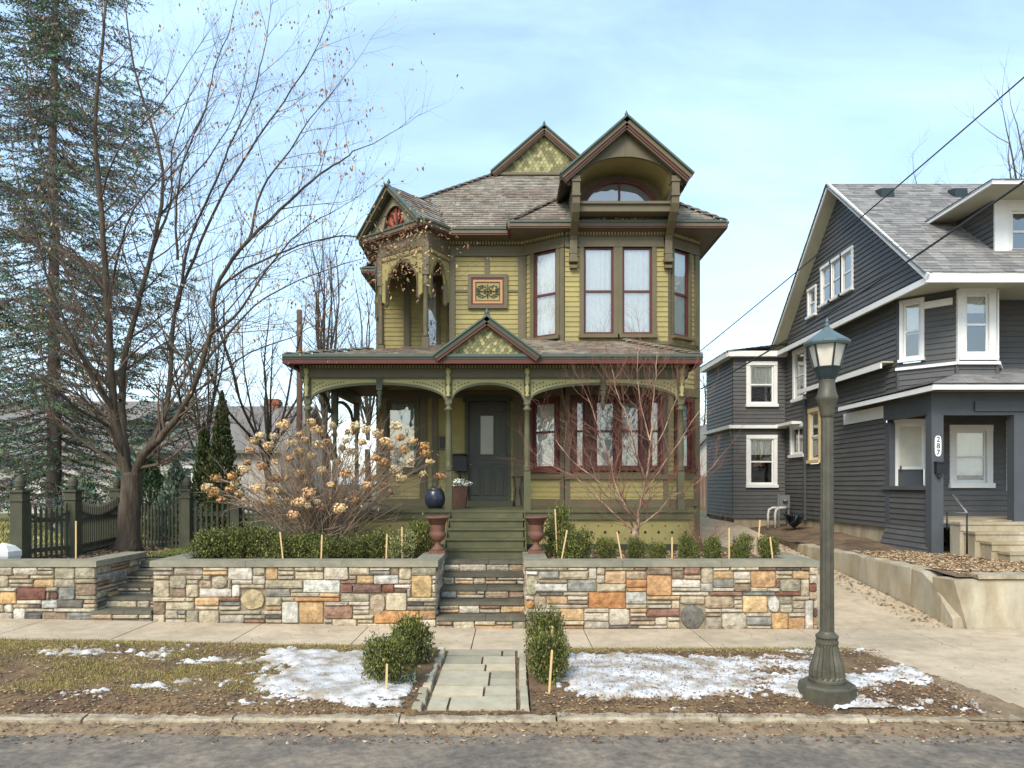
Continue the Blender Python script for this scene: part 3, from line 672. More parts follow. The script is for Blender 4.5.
# left side spandrels
for (ya, yb) in ((13.65, 15.5), (15.7, 17.7)):
    m = MB(); us = [18.4-yb+(yb-ya)*i/16 for i in range(17)]; ribbon(m, FPl, us, [3.62+.33*(1-(i/8-1)**2)**.5 for i in range(17)], .06, -.03, .03)
    m.build('side_bracket', 'green', H)
# porch gable
gp = gable_roof('porch_gable_roof', (-.455, 13.03), (0, -1), .95, 4.43, .70, 2.2, layers=[(.03, .1, 0, .04), (.075, .08, 3, .025), (.045, .07, 2, .015)])
m = MB(); FGp = Fr((-.455-.86, 13.12), (-.455+.86, 13.12)); archpanel(m, FGp, [0, .86, 1.72], [4.44]*3, [4.45, 5.05, 4.45], -.03, 0); m.build('gable_wall', 'olive', H)
m = MB(); scales(m, FGp, .08, 1.64, 4.45, (.86, 5.0), ex=.06, w=.075, n=.01, cols=yc); m.build('scalloped_shingles', bpy.data.materials['olive yellow scallops'], H)
# floor, skirt, steps
m = MB()
m.box(-3.98, 3.42, 13.35, 15.72, FZ-.05, FZ); m.box(-3.98, -2.8, 15.72, 18.4, FZ-.05, FZ)
m.box(-3.94, -1.17, 13.38, 13.46, FZ-.18, FZ-.05); m.box(.24, 3.38, 13.38, 13.46, FZ-.18, FZ-.05); m.box(-3.94, -3.88, 13.46, 18.4, FZ-.18, FZ-.05)
m.build('porch_floor', 'stepgreen', H)
m = MB()
for (xa, xb) in ((-3.9, -1.17), (.24, 3.36)):
    m.box(xa, xb, 13.43, 13.47, .8, FZ-.18); m.box(xa, xb, 13.41, 13.43, .84, .98, mi=2)
    x = xa+.12; k = 0
    while x < xb-.06:
        for zz in ((1.2,) if k % 2 else (1.08, 1.32)):
            r_ = .032 if k % 2 else .016
            m.lathe([(.001, -r_), (r_, 0), (.001, r_)], (x, 13.43, zz), 4, mi=1)  # black lozenges stand in for the dark inside the skirt's holes
        x += .125; k += 1
m.box(-3.9, -3.86, 13.47, 18.4, .8, FZ-.18)
m.build('pierced_skirt', ['yellow', 'black', 'green'], H)
for k in range(1, 5):
    m = MB(); z = .85+.155*k; y = 12.15+.3*(k-1)
    m.box(-1.15, .22, y-.03, y+.32, z-.035, z); m.box(-1.13, .20, y, y+.02, z-.155, z-.035); m.build('porch_step', 'stepgreen', H)
m = MB(); m.box(-1.13, .20, 13.36, 13.38, FZ-.155, FZ-.05)
for x in (-1.17, .22): m.hexa([V3((x, 12.16, .7)), V3((x+.03, 12.16, .7)), V3((x+.03, 13.4, .7)), V3((x, 13.4, .7)), V3((x, 12.16, .97)), V3((x+.03, 12.16, .97)), V3((x+.03, 13.4, 1.58)), V3((x, 13.4, 1.58))])
m.build('stair_stringer', 'stepgreen', H)
m = MB(); m.box(-3.18, 4.03, 15.0+.12, 26.9, .6, .98); m.box(-2.8, .2, 15.75, 17, .6, 1.6); m.build('foundation', 'concrete', H)
# ================================================================= GROUND AND STREET
random.seed(5)
def sst(a, b, x):
    t = min(1, max(0, (x-a)/(b-a))); return t*t*(3-2*t)
def tilt(x, y): return .021*max(0, -x)*sst(6.0, 10.0, y)
def nz_(x, y, s=1, o=0): return noise.noise(V3((x*s, y*s, 3.7+o)))
def dz(y):    # driveway height
    return 0 if y < 10.43 else min(.098*(y-10.43), .98)
def strip_z(x, y):   # planting strip between kerb and sidewalk
    e = min(1, max(0, min((y-6.66)/.3, (9.08-y)/.25)))
    return tilt(x, y)+.01-.035*(1-sst(6.57, 6.70, y))+e*(.035+.025*nz_(x, y, 1.1)+.016*nz_(x, y, 4))
def bed_z(x, y): return .86+.03*nz_(x, y, 1.3, 5)+.018*nz_(x, y, 5, 9)
def nbr_z(x, y):   # neighbour's yard
    return .74+.16*sst(6.6, 8.2, x)*sst(14, 19, y)+.03*nz_(x, y, 1.2, 2)+.012*nz_(x, y, 6, 1)
def grid(name, xs, ys, zf, m, keep=None, kind='structure', skirt=False):
    g = MB(); nx = len(xs)
    for y in ys:
        for x in xs: g.v.append(V3((x, y, zf(x, y))))
    F = []
    for j in range(len(ys)-1):
        for i in range(nx-1):
            if keep and not keep((xs[i]+xs[i+1])/2, (ys[j]+ys[j+1])/2): continue
            a = j*nx+i; F.append((a, a+1, a+1+nx, a+nx))
    g.idx(0, F, sm=True); o = g.build(name, m); o['kind'] = kind; return o
def lsp(a, b, n): return [a+(b-a)*i/n for i in range(n+1)]
far = [-900, -300, -120, -60, -30, -20]
grid('ground', far+lsp(-14, 14, 6)+[20, 30, 60, 120, 300, 900], [26.9, 40, 60, 100, 200, 500, 1200], lambda x, y: .80, 'yard')
grid('yard', far[2:]+lsp(-16, -9, 14)+lsp(-8.9, 4.2, 131), lsp(10.55, 18, 75)+lsp(18.3, 27, 20), lambda x, y: bed_z(x, y) if x > -20 else .85, 'yard', keep=lambda x, y: not ((-1.2 < x < .3 and y < 12.2) or (-6.2 < x < -5.13 and y < 12.15)))
grid('subsoil', [-120, -20, 0, 20, 120], [-13, 0, 6.4, 27], lambda x, y: -.16, 'soil')
grid('neighbour_yard', lsp(6.55, 14, 60)+[20, 40, 120], lsp(10.6, 20, 90)+lsp(20.3, 27, 16), nbr_z, 'soil')
grid('driveway_soil', lsp(6.38, 6.75, 5), lsp(16.2, 27, 40), lambda x, y: .78+.03*nz_(x, y, 3), 'soil')
grid('planting_strip', lsp(-14, 4.32, 190), lsp(6.57, 9.14, 43), strip_z, 'parkway', keep=lambda x, y: not (-.93 < x < .17))
grid('street', [-120, -30, -12, -6, 0, 6, 12, 30, 120], [-14, -6, 0, 3, 5, 6.48], lambda x, y: -.085, 'asphalt')
grid('gutter_soil', lsp(-12, 5, 240), lsp(6.16, 6.5, 8), lambda x, y: -.095+.045*sst(6.16, 6.46, y)+.02*nz_(x, y, 3), 'dirt')
grid('far_planting_strip', [-120, -30, 0, 30, 120], [-60, -20, -14], lambda x, y: -.02, 'yard')
# sidewalk slabs
m = MB(); x = -.52-1.55*9
def slab(m, x0, x1, y0, y1, zf, g=.007, th=.1, col=(1, 1, 1)):
    p = [(x0+g, y0+g), (x1-g, y0+g), (x1-g, y1-g), (x0+g, y1-g)]
    m.hexa([V3((a, b, zf(a, b)-th)) for a, b in p]+[V3((a, b, zf(a, b))) for a, b in p], col)
while x < 16:
    k = random.uniform(.93, 1.04); slab(m, x, x+1.55, 9.1, 10.43, lambda a, b: tilt(a, b)+random.uniform(0, .004), col=(k, k, k)); x += 1.55
m.box(-30, 30, 9.08, 10.6, -.14, -.05, col=(.35, .33, .3))
T['slab'] = mat('sidewalk slab concrete', rgb(186, 168, 142), .9, 6.0, .14, .003, 120, usecol=True, hue2=rgb(168, 152, 126), n2=1.3)
m.build('sidewalk', 'slab')['kind'] = 'structure'
# driveway and apron
m = MB(); ys = [10.46, 11.02, 11.6, 13.2, 14.8, 16.4, 18, 19.6, 21.2, 24, 27]
for a, b in zip(ys, ys[1:]):
    k = random.uniform(.92, 1.03)
    for xa, xb in ((4.46, 6.46),): slab(m, xa, xb, a, b, lambda q, r: dz(r), .008, .12, (k, k, k*.98))
m.box(4.45, 6.47, 10.45, 27, -.2, -.05, col=(.3, .28, .25)); m.build('driveway', 'slab')['kind'] = 'structure'
m = MB()
for xa, xb, xf in ((4.32, 7.2, 4.85), (7.2, 10, 7.2), (10, 13, 10)):
    k = random.uniform(.94, 1.02); m.hexa([V3((xf, 6.62, -.1)), V3((xb, 6.62, -.1)), V3((xb, 9.09, -.1)), V3((xa+.0, 9.09, -.1)), V3((xf, 6.62, -.04)), V3((xb-.01, 6.62, -.04)), V3((xb-.01, 9.09, 0)), V3((xa, 9.09, 0))], (k, k, k))
m.build('driveway_apron', 'slab')['kind'] = 'structure'
grid('apron_soil_edge', lsp(4.12, 5.1, 30), lsp(6.46, 9.14, 70), lambda x, y: .004-.035*(1-sst(6.5, 9, y))+.012*nz_(x, y, 3)+.006*nz_(x, y, 12)+.012, 'dirt', keep=lambda x, y: x < 4.38+(9.1-y)*.2+.07*nz_(x, y, 4)+.05*nz_(x, y, 11))
# stone kerb: a run of separate weathered pieces
k0 = MB(); x = -12.0; ki = 0
KERB = []
while x < 4.6:
    ln = random.uniform(1.3, 2.1)
    if x < -4.1 < x+ln: ln = 1.0
    KERB.append((x, min(x+ln, 4.6))); x += ln+random.uniform(.012, .03)
for (a, b) in KERB:
    z = -.005+random.uniform(-.02, .008); n = 26
    pr = [(0, -.2), (0, z-.02), (.02, z), (.13, z+.003), (.15, z-.015), (.15, -.2)]
    rows = []
    for i in range(n+1):
        xx = a+(b-a)*i/n; rows.append([V3((xx, 6.48+y+.016*nz_(xx, 0, 4)+.008*nz_(xx, y, 12), zz+tilt(xx, 6.6)+(.014*nz_(xx, y, 5)+.010*nz_(xx, y*3, 14) if zz > -.1 else 0))) for y, zz in pr])
    for r0, r1 in zip(rows, rows[1:]):
        for i in range(len(pr)-1): k0.face([r0[i], r0[i+1], r1[i+1], r1[i]][::-1])
    k0.face(rows[0]); k0.face(rows[-1][::-1])
k0.build('kerb', 'concrete')['kind'] = 'structure'
# flagstone walk with edging
W = empty('flagstone_walk', (-.38, 7.8, 0), 'grey green flagstone walk crossing the planting strip in line with the stone steps', 'path')
m = MB(); fc = [(rgb(176, 168, 142)), rgb(160, 154, 132), rgb(186, 174, 146), rgb(150, 144, 122), rgb(170, 162, 138)]
rows = [(6.68, 7.06, [-.80, -.60, .05]), (7.09, 7.42, [-.80, -.28, .05]), (7.45, 8.02, [-.80, -.24, .05]), (8.05, 8.35, [-.80, -.3, .05]), (8.38, 8.72, [-.80, -.35, .05]), (8.75, 9.06, [-.80, -.12, .05])]
for y0, y1, xs in rows:
    for a, b in zip(xs, xs[1:]):
        if (y0 == 7.45 and a == -.24):
            for (q, w_) in ((7.45, 7.72), (7.75, 8.02)): slab(m, a, b, q, w_, lambda x, y: .018, .012, .06, random.choice(fc))
            continue
        slab(m, a, b, y0, y1, lambda x, y: .015+random.uniform(0, .008), .012, .06, random.choice(fc))
m.build('paving_stones', 'flag', W)
m = MB()
m.box(-.93, .17, 6.64, 9.09, -.08, -.006); m.build('joint_bed', 'soil', W)
for (xa, xb, n) in ((-.93, -.82, 12), (.07, .17, 7)):
    m = MB(); y = 6.66
    for i in range(n):
        L_ = 2.42/n; y2 = y+L_-.02; h = random.uniform(.03, .065); j = random.uniform(-.012, .012)
        P_ = [(xa+j, y+.01), (xb+j, y), (xb+j, y2), (xa+j, y2-.01)]
        m.hexa([V3((q[0], q[1], -.05)) for q in P_]+[V3((q[0]+(.015 if k in (0, 3) else -.015), q[1]+(.012 if k < 2 else -.012), h)) for k, q in enumerate(P_)], random.choice(fc)); y += L_
    m.build('edging_stones', 'flag', W)
# ================================================================= FIELDSTONE WALLS
PAL = [rgb(196, 186, 160), rgb(186, 178, 154), rgb(206, 200, 184), rgb(214, 212, 204), rgb(176, 158, 132), rgb(200, 168, 122), rgb(196, 156, 108), rgb(188, 136, 84), rgb(150, 118, 98), rgb(120, 94, 84), rgb(110, 108, 104), rgb(150, 154, 150), rgb(128, 134, 132), rgb(164, 160, 140), rgb(136, 88, 70), rgb(176, 170, 156), rgb(188, 182, 166), rgb(150, 132, 112)]
PW = [11, 11, 9, 5, 7, 5, 2, .6, 4, 2.5, 2.5, 4, 3, 7, .9, 9, 9, 4]
def stonewall(m, F, u0, u1, zb0, zb1, zt, seed, boulders=()):
    rg = random.Random(seed); cz = .062; cu = .06
    nz = int(round((zt-min(zb0, zb1))/cz)); nu = max(1, int((u1-u0)/cu)); cz = (zt-min(zb0, zb1))/nz; cu = (u1-u0)/nu
    occ = [[False]*nu for _ in range(nz)]; zb = min(zb0, zb1)
    def stone(a, b, c, d, rd=.15, col=None):
        g = .0045; a += g; b -= g; c += g; d -= g
        cc = col or rg.choices(PAL, PW)[0]; k = rg.uniform(.88, 1.1); lm = .3*cc[0]+.6*cc[1]+.1*cc[2]; cc = tuple((q*.82+lm*.18)*k for q in cc)
        pr = rg.uniform(.0, .028); r = min(b-a, d-c)*rd*rg.uniform(.4, 1.1)
        out = [(a+r, c), (b-r, c), (b, c+r), (b, d-r), (b-r, d), (a+r, d), (a, d-r), (a, c+r)]
        if rd > .3: out = [((a+b)/2+(b-a)/2*math.cos(q*math.pi/8)*rg.uniform(.9, 1.04), (c+d)/2+(d-c)/2*math.sin(q*math.pi/8)*rg.uniform(.9, 1.04)) for q in range(16)]
        K_ = len(out)
        j = lambda: rg.uniform(-.006, .006)
        out = [(x+j(), y+j()) for x, y in out]; mx, my = (a+b)/2, (c+d)/2
        def ins(q, s): return (mx+(q[0]-mx)*(1-s/max(.02, (b-a)/2)) if (b-a) > 2*s else mx, my+(q[1]-my)*(1-s/max(.02, (d-c)/2)) if (d-c) > 2*s else my)
        rings = [[F.p(x, y, -.03) for x, y in out], [F.p(x, y, pr-.002) for x, y in out], [F.p(*ins(q, .008), pr+.012+rg.uniform(0, .006)) for q in out], [F.p(*ins(q, min(b-a, d-c)*.3), pr+.018+rg.uniform(0, .014)) for q in out]]
        for A, B in zip(rings, rings[1:]):
            for i in range(K_): m.face([A[i], A[(i+1) % K_], B[(i+1) % K_], B[i]], cc, sm=K_ > 8)
        m.face(rings[-1], cc)
    for (bu, bz, bw, bh, col, rnd) in boulders:
        i0 = int((bu-u0)/cu); j0 = int((bz-zb)/cz); wi = max(1, round(bw/cu)); hj = max(1, round(bh/cz))
        if i0 < 0 or i0+wi > nu: continue
        for j in range(j0, min(nz, j0+hj)):
            for i in range(i0, i0+wi): occ[j][i] = True
        stone(u0+i0*cu, u0+(i0+wi)*cu, zb+j0*cz, zb+min(nz, j0+hj)*cz, .36 if rnd else .1, col)
    for j in range(nz):
        i = 0
        while i < nu:
            if occ[j][i]: i += 1; continue
            h = rg.choices([1, 2, 3, 4], [46, 34, 13, 4])[0]; w_ = {1: rg.randint(4, 10), 2: rg.randint(3, 8), 3: rg.randint(3, 7), 4: rg.randint(4, 7)}[h]
            h = min(h, nz-j); w = 0
            while w < w_ and i+w < nu and not occ[j][i+w]: w += 1
            if i+w < nu and not occ[j][i+w] and (i+w+1 >= nu or occ[j][i+w+1]): w += 1
            while h > 1 and any(occ[j+h-1][i+q] for q in range(w)): h -= 1
            for jj in range(j, j+h):
                for ii in range(i, i+w): occ[jj][ii] = True
            stone(u0+i*cu, u0+(i+w)*cu, zb+j*cz, zb+(j+h)*cz)
            i += w
ZC = .985; YW = 10.43
def retaining(name, x0, x1, label, seed, bl=(), ret=(True, True), depth=1.5):
    o = empty(name, ((x0+x1)/2, YW+.1, 0), label, 'retaining wall', 'fieldstone retaining walls')
    m = MB(); F = Fr((x0, YW+.03), (x1, YW+.03)); tb = min(tilt(x0, YW), tilt(x1, YW))
    stonewall(m, F, 0, x1-x0, tb-.01, tb-.01, ZC-.085, seed, [((b[0]-512)*YW/FPX-x0, PZ(b[3], YW), (b[2]-b[0])*YW/FPX, (b[3]-b[1])*YW/FPX, b[4], b[0] in (242, 212, 370, 682, 770, 527, 50)) for b in bl])
    if ret[0]: stonewall(m, Fr((x0+.03, YW+depth), (x0+.03, YW+.04)), 0, depth-.06, .0, .0, ZC-.085, seed+1)
    if ret[1]: stonewall(m, Fr((x1-.03, YW+.04), (x1-.03, YW+depth)), 0.02, depth-.04, .0, .0, ZC-.085, seed+2)
    m.build('face_stones', 'stone', o)
    m = MB(); m.box(x0+.035, x1-.035, YW+.035, YW+.3, -.05, ZC-.085)
    if ret[0]: m.box(x0+.035, x0+.3, YW+.3, YW+depth-.02, -.05, ZC-.085)
    if ret[1]: m.box(x1-.3, x1-.035, YW+.3, YW+depth-.02, -.05, ZC-.085)
    m.build('mortar_core', 'mortar', o)
    m = MB(); x = x0-.03 if ret[0] else x0
    xe = x1+.03 if ret[1] else x1; L_ = (xe-x)/max(1, round((xe-x)/1.5)); rg = random.Random(seed)
    while x < xe-.01:
        q = rg.uniform(.0, .004); m.box(x+.002, x+L_-.002, YW-.025+q, YW+.32, ZC-.085, ZC+q, mi=0); x += L_
    if ret[0]: m.box(x0-.03, x0+.33, YW+.323, YW+depth, ZC-.085, ZC+.001)
    if ret[1]: m.box(x1-.33, x1+.03, YW+.323, YW+depth, ZC-.085, ZC+.001)
    m.build('cap_slabs', 'bluestone', o)
    return o
c_ = hx
G = rgb
retaining('stone_wall', -5.21, -1.10, 'fieldstone wall with bluestone cap between the two flights of stone steps, under the tan-headed shrub', 21,
          [(242, 586, 268, 608, G(196, 180, 140)), (212, 575, 228, 587, G(176, 168, 148)), (301, 598, 328, 622, G(204, 168, 116)), (370, 588, 388, 611, G(176, 160, 138)), (414, 575, 435, 597, G(206, 176, 120)), (376, 611, 420, 622, G(196, 146, 86)), (282, 598, 298, 620, G(206, 210, 204)), (306, 580, 342, 592, G(200, 206, 202)), (296, 592, 342, 598, G(196, 146, 92)), (344, 582, 356, 592, G(140, 100, 88)), (374, 575, 398, 584, G(206, 208, 204))], ret=(True, True), depth=1.42)
retaining('stone_wall', .20, 4.43, 'fieldstone wall with bluestone cap right of the central steps, ending at the driveway', 33,
          [(527, 577, 538, 596, G(176, 174, 148)), (527, 597, 537, 607, G(196, 142, 80)), (590, 588, 628, 606, G(190, 132, 72)), (649, 576, 673, 596, G(198, 154, 104)), (682, 604, 707, 629, G(116, 116, 112)), (752, 571, 778, 587, G(200, 160, 112)), (744, 592, 768, 610, G(206, 178, 128)), (770, 594, 783, 610, G(200, 200, 196)), (776, 611, 794, 628, G(212, 172, 112)), (809, 600, 818, 628, G(206, 204, 196)), (780, 586, 804, 592, G(148, 96, 74)), (606, 569, 628, 582, G(210, 178, 136)), (538, 581, 572, 590, G(206, 208, 206)), (630, 592, 650, 604, G(196, 200, 198)), (702, 582, 716, 590, G(176, 178, 168)), (648, 606, 682, 613, G(150, 110, 96))], ret=(True, True), depth=1.42)
retaining('stone_wall', -9.4, -6.04, 'fieldstone wall with bluestone cap left of the side steps, in front of the picket fence', 45,
          [(60, 587, 100, 609, G(206, 160, 116)), (18, 589, 48, 600, G(132, 88, 74)), (0, 589, 18, 601, G(214, 176, 112)), (50, 590, 59, 600, G(124, 90, 84)), (25, 610, 42, 617, G(100, 100, 100)), (43, 600, 58, 608, G(176, 184, 184))], ret=(False, True), depth=1.42)
# stone steps
def steps(name, x0, x1, n, label, yb=YW, tz=0.0, tr=.32, rise=.17, seed=1):
    o = empty(name, ((x0+x1)/2, yb, 0), label, 'steps', 'stone steps up from the sidewalk')
    for k in range(1, n+1):
        z = tz+rise*k-(tz*k/n); y = yb+tr*(k-1)
        m = MB(); F = Fr((x0, y+.02), (x1, y+.02)); z0 = z-rise+.001+(0 if k > 1 else -.02)
        stonewall(m, F, 0, x1-x0, z0, z0, z-.05, seed*10+k); m.box(x0, x1, y+.025, y+tr+.06, z0-.05, z-.05, col=(.2, .18, .16))
        rs = m.build('riser_stones', 'stone', o)
        m = MB(); xx = x0
        for w in ((.55, .45) if k % 2 else (1,)):
            L_ = (x1-x0)*w; m.box(xx+.003, xx+L_-.003, y-.02, y+tr+(.5 if k == n else .02), z-.05, z+.001*k); xx += L_
        m.build('stone_tread', 'darkstone', o)
    return o
steps('stone_steps', -1.10, .20, 5, 'wide flight of dark stone steps in the middle, leading to the green porch stairs', seed=3)
steps('stone_steps', -6.10, -5.22, 5, 'narrow flight of dark stone steps between the left stone walls, leading toward the picket fence', tz=.12, seed=4)
# ================================================================= NEIGHBOUR'S HOUSE
random.seed(8)
Nb = empty('clapboard_house', (10.6, 17.8, .8), 'charcoal grey clapboard house with white window trim and a corner porch, across the driveway', 'house')
gcol = lambda: (lambda k: (k, k, k))(random.uniform(.93, 1.07))
NX = 8.2; ex = .115
S1 = Fr((NX, 21.6), (NX, 15.75)); S2 = Fr((NX, 21.6), (NX, 15.3)); S3 = Fr((NX, 21.75), (NX, 13.85))
A1 = Fr((6.63, 21.6), (NX, 21.6)); B1 = Fr((6.63, 24.5), (6.63, 21.6))
b0, b1, b2, b3 = (NX, 15.3), (8.95, 14.5), (9.76, 14.5), (10.35, 15.3)
Y0 = Fr(b0, b1); Y1 = Fr(b1, b2); Y2 = Fr(b2, b3); UR = Fr((10.35, 15.3), (16, 15.3)); G1 = Fr((NX, 15.75), (16, 15.75))
def nwin(F, ya, yb, z0, z1, case=.11, **k):
    return window(Nb, F, (ya+yb)/2, abs(yb-ya), z0, z1, case=case, cm=k.pop('cm', 'white'), sm='white', sill=.09, proud=.04, depth=.25, **k)
hS1 = [nwin(S1, 21.6-21.05, 21.6-20.2, 2.95, 3.72, mull=1, split=.99, curtain=0), nwin(S1, 21.6-19.75, 21.6-19.2, 2.75, 4.05, cm='tan', curtain=.6)]
hS2 = [nwin(S2, 21.6-20.85, 21.6-20.15, 4.55, 5.85, curtain=.5)]
hA = [nwin(A1, 7.13-6.63, 7.84-6.63, 4.5, 5.66, curtain=.55), nwin(A1, 7.13-6.63, 7.84-6.63, 2.08, 3.46, curtain=.35)]
for h in (hS2[0],): pass
gz = lambda y: 6.1+(y-13.7)/(17.95-13.7)*3.47 if y < 17.95 else 9.57-(y-17.95)/(21.9-17.95)*3.4
hG = []
for k in range(3):
    ya = 19.0-.58*k; hG.append(nwin(S3, 21.75-ya, 21.75-ya+.5, 6.82, 7.75, case=.075, curtain=.9))
hG.append(nwin(S3, 21.75-19.85, 21.75-19.42, 6.7, 7.4, case=.07, curtain=.7))
w0, w1 = Y0.upx(903.5), Y0.upx(921)
hY0 = [nwin(Y0, w0, w1, 4.72, 5.9, case=.07, curtain=.55, split=.5)]
hY1 = [nwin(Y1, .17, Y1.W-.17, 4.70, 5.92, case=.14, curtain=.3, split=.5)]
m = MB(); wc = lambda F, u0, u1, z0, z1, h=(), poly=None: wallcourses(m, F, u0, u1, z0, z1, h, ex=ex, t=.02, colf=gcol, poly=poly)
wc(S1, 0, S1.W, 1.15, 4.62, hS1+hS2); wc(S2, 0, S2.W, 4.62, 6.05, hS2); wc(S2, 5.82, S2.W, 3.6, 4.62)
wc(A1, 0, A1.W, 1.08, 5.98, hA); wc(B1, 0, B1.W, 1.08, 5.98)
wc(Y0, 0, Y0.W, 3.95, 6.0, hY0); wc(Y1, 0, Y1.W, 3.95, 6.0, hY1); wc(Y2, 0, Y2.W, 4.25, 6.0)
wc(UR, 0, UR.W, 4.2, 6.0)
hD = (8.42-NX, 9.02-NX, 1.40, 3.42)
hW = nwin(G1, (955-512)*15.75/720-NX, (986-512)*15.75/720-NX, 2.12, 3.26, case=.13, curtain=.85, head=0)
wc(G1, 0, G1.W, 1.4, 4.2, [hD, hW])
courses(m, S3.O, S3.U, UP, S3.N, [(0, 6.12), (S3.W, 6.12), (21.75-17.95, 9.5)], ex, .02, gcol, holes=hG)
# dormer cheek and front
DYF = 14.5; rz = lambda y: 6.1+.816*(y-13.7)
C1 = Fr((9.7, 16.6), (9.7, DYF)); courses(m, C1.O, C1.U, UP, C1.N, [(C1.W, 6.65), (C1.W, 7.86), (0, 7.86)], ex, .02, gcol)
m.build('clapboard_wall', 'grey', Nb)
m = MB()
for q in (b0, b1, b2): m.box(q[0]-.03, q[0]+.03, q[1]-.03, q[1]+.03, 3.9, 4.56 if q != b0 else 6.0)
m.build('corner_board', 'greytrim', Nb)
# flared half wall of the porch
m = MB(); HW = Fr((NX, 15.75), (NX, 13.95))
wallcourses(m, HW, 0, HW.W, 1.25, 1.98, ex=ex, t=.02, colf=gcol)
courses(m, HW.O+HW.N*.16+UP*.72, HW.U, (UP*.53-HW.N*.16).normalized(), HW.N, [(-.02, 0), (HW.W+.03, 0), (HW.W, .55), (0, .55)], ex, .02, gcol)
m.fbox(HW, -.1, HW.W, 1.98, 2.06, -.06, .07)
m.build('porch_half_wall', 'grey', Nb)
# trim
t = MB(); f = t.fbox
f(B1, -.1, B1.W+.12, 5.9, 6.06, .0, .22); f(A1, -.2, A1.W, 5.901, 6.061, 0, .2)
f(B1, -.1, B1.W+.12, 3.76, 3.86, 0, .16); f(A1, -.15, A1.W-.01, 3.761, 3.861, 0, .15); f(S1, 0.01, 1.25, 3.80, 3.88, 0, .3)
t.beam((NX-.28, 19.95, 4.64), (NX-.28, 15.45, 4.64), .04, .11)
t.beam((NX-.3, 21.9, 5.98), (NX-.3, 13.7, 5.98), .05, .12)
t.box(7.86, 16, 13.66, 13.71, 5.93, 6.13)
# porch eave
t.beam((7.86, 17.3, 3.90), (7.86, 13.42, 3.90), .05, .1); t.box(7.84, 16, 13.40, 13.45, 3.86, 3.96)
f(S1, 3.9, 5.84, 3.55, 3.82, 0.02, .05)
f(Y0, -.03, Y0.W+.02, 4.5, 4.56, 0, .07); f(Y1, -.02, Y1.W+.02, 4.5, 4.562, 0, .08); f(Y2, 0, Y2.W, 4.5, 4.56, 0, .07)
f(Y0, Y0.upx(925), Y0.upx(953), 5.72, 5.86, 0.02, .05)
f(Y1, -.01, .02, 4.56, 6.0, .0, .06); f(Y1, Y1.W-.02, Y1.W+.01, 4.56, 6.0, 0, .06)
# gable rakes
for ya, za, yb, zb in ((13.62, 6.02, 17.95, 9.55), (21.98, 6.05, 17.95, 9.55)): t.beam((7.87, ya, za), (7.87, yb, zb), .04, .12, up=UP)
# dormer trim
t.box(9.68, 13.2, DYF-.05, DYF, 6.6, 6.68); t.box(9.70, 9.98, DYF-.04, DYF+.01, 6.68, 7.9); t.box(9.98, 10.3, DYF-.04, DYF+.01, 7.62, 7.9)
t.box(9.12, 13.6, 13.62, 13.66, 7.78, 7.86); t.box(9.08, 9.12, 13.62, 15.9, 7.78, 7.86)
# porch door frame, posts white
f(G1, hD[0]-.1, hD[0], 1.4, 3.5, 0, .05); f(G1, hD[1], hD[1]+.12, 1.4, 3.5, 0, .05); f(G1, hD[0]-.1, hD[1]+.12, 3.42, 3.52, 0, .055)
f(G1, 10.85-NX-.05, 10.85-NX+.06, 1.95, 3.5, 0, .06)
t.build('white_trim', 'white', Nb)
F9 = Fr((9.98, DYF+.02), (13.2, DYF+.02)); window(Nb, F9, .36, .56, 6.78, 7.6, case=.1, cm='white', sm='white', curtain=.9, sill=.06, proud=.03)
m = MB(); m.box(9.72, 13.2, DYF+.05, DYF+.08, 6.2, 7.9); m.build('dormer_wall', 'greytrim', Nb)
# soffits
m = MB()
def flat(pts, z): m.face([V3((x, y, z)) for x, y in pts][::-1])
flat([(7.88, 13.7), (16, 13.7), (16, 15.4), (NX+.02, 15.4), (NX+.02, 21.9), (7.88, 21.9)], 6.03); flat([(7.86, 13.45), (16, 13.45), (16, 15.8), (NX, 15.8), (NX, 17.3), (7.86, 17.3)], 3.93)
flat([(9.12, 13.66), (13.6, 13.66), (13.6, 17), (9.12, 17)], 7.81); flat([(6.45, 21.4), (8.2, 21.4), (8.2, 24.6), (6.45, 24.6)], 5.94)
m.beam((NX-.14, 19.95, 4.66), (NX-.14, 15.45, 4.72), .26, .03)
for ya, za, yb, zb in ((13.66, 5.98, 17.95, 9.46), (21.95, 5.98, 17.95, 9.46)):
    m.face([V3((7.88, ya, za)), V3((7.88, yb, zb)), V3((8.22, yb, zb)), V3((8.22, ya, za))])
m.build('soffit', 'soffit', Nb)
m = MB(); acol = lambda: (lambda k: (k, k, k*1.01))(random.choice((.72, .85, .95, 1.02, 1.12, 1.22)))
s_ = math.sqrt(1+.816**2)
roofplane(m, (0, 13.64, 6.12), (1, 0, 0), (0, 1, .80), [(7.82, 0), (16, 0), (16, 4.33*math.sqrt(1.64)), (7.82, 4.33*math.sqrt(1.64))], ex=.14, wr=(.16, .32), t=.008, colf=acol)
roofplane(m, (0, 22.0, 6.05), (-1, 0, 0), (0, -1, .875), [(-16, 0), (-7.82, 0), (-7.82, 4.04*1.329), (-16, 4.04*1.329)], ex=.14, wr=(.16, .32), t=.008, colf=acol)
m.build('shingle_roof', 'asphalt_shingle', Nb)
m = MB(); kp = .3; cp = math.sqrt(1+kp*kp)
roofplane(m, (0, 13.38, 3.98), (1, 0, 0), (0, 1, kp), [(7.82, 0), (16, 0), (16, 2.0*cp), (9.82, 2.0*cp)], ex=.14, wr=(.16, .32), t=.008, colf=acol)
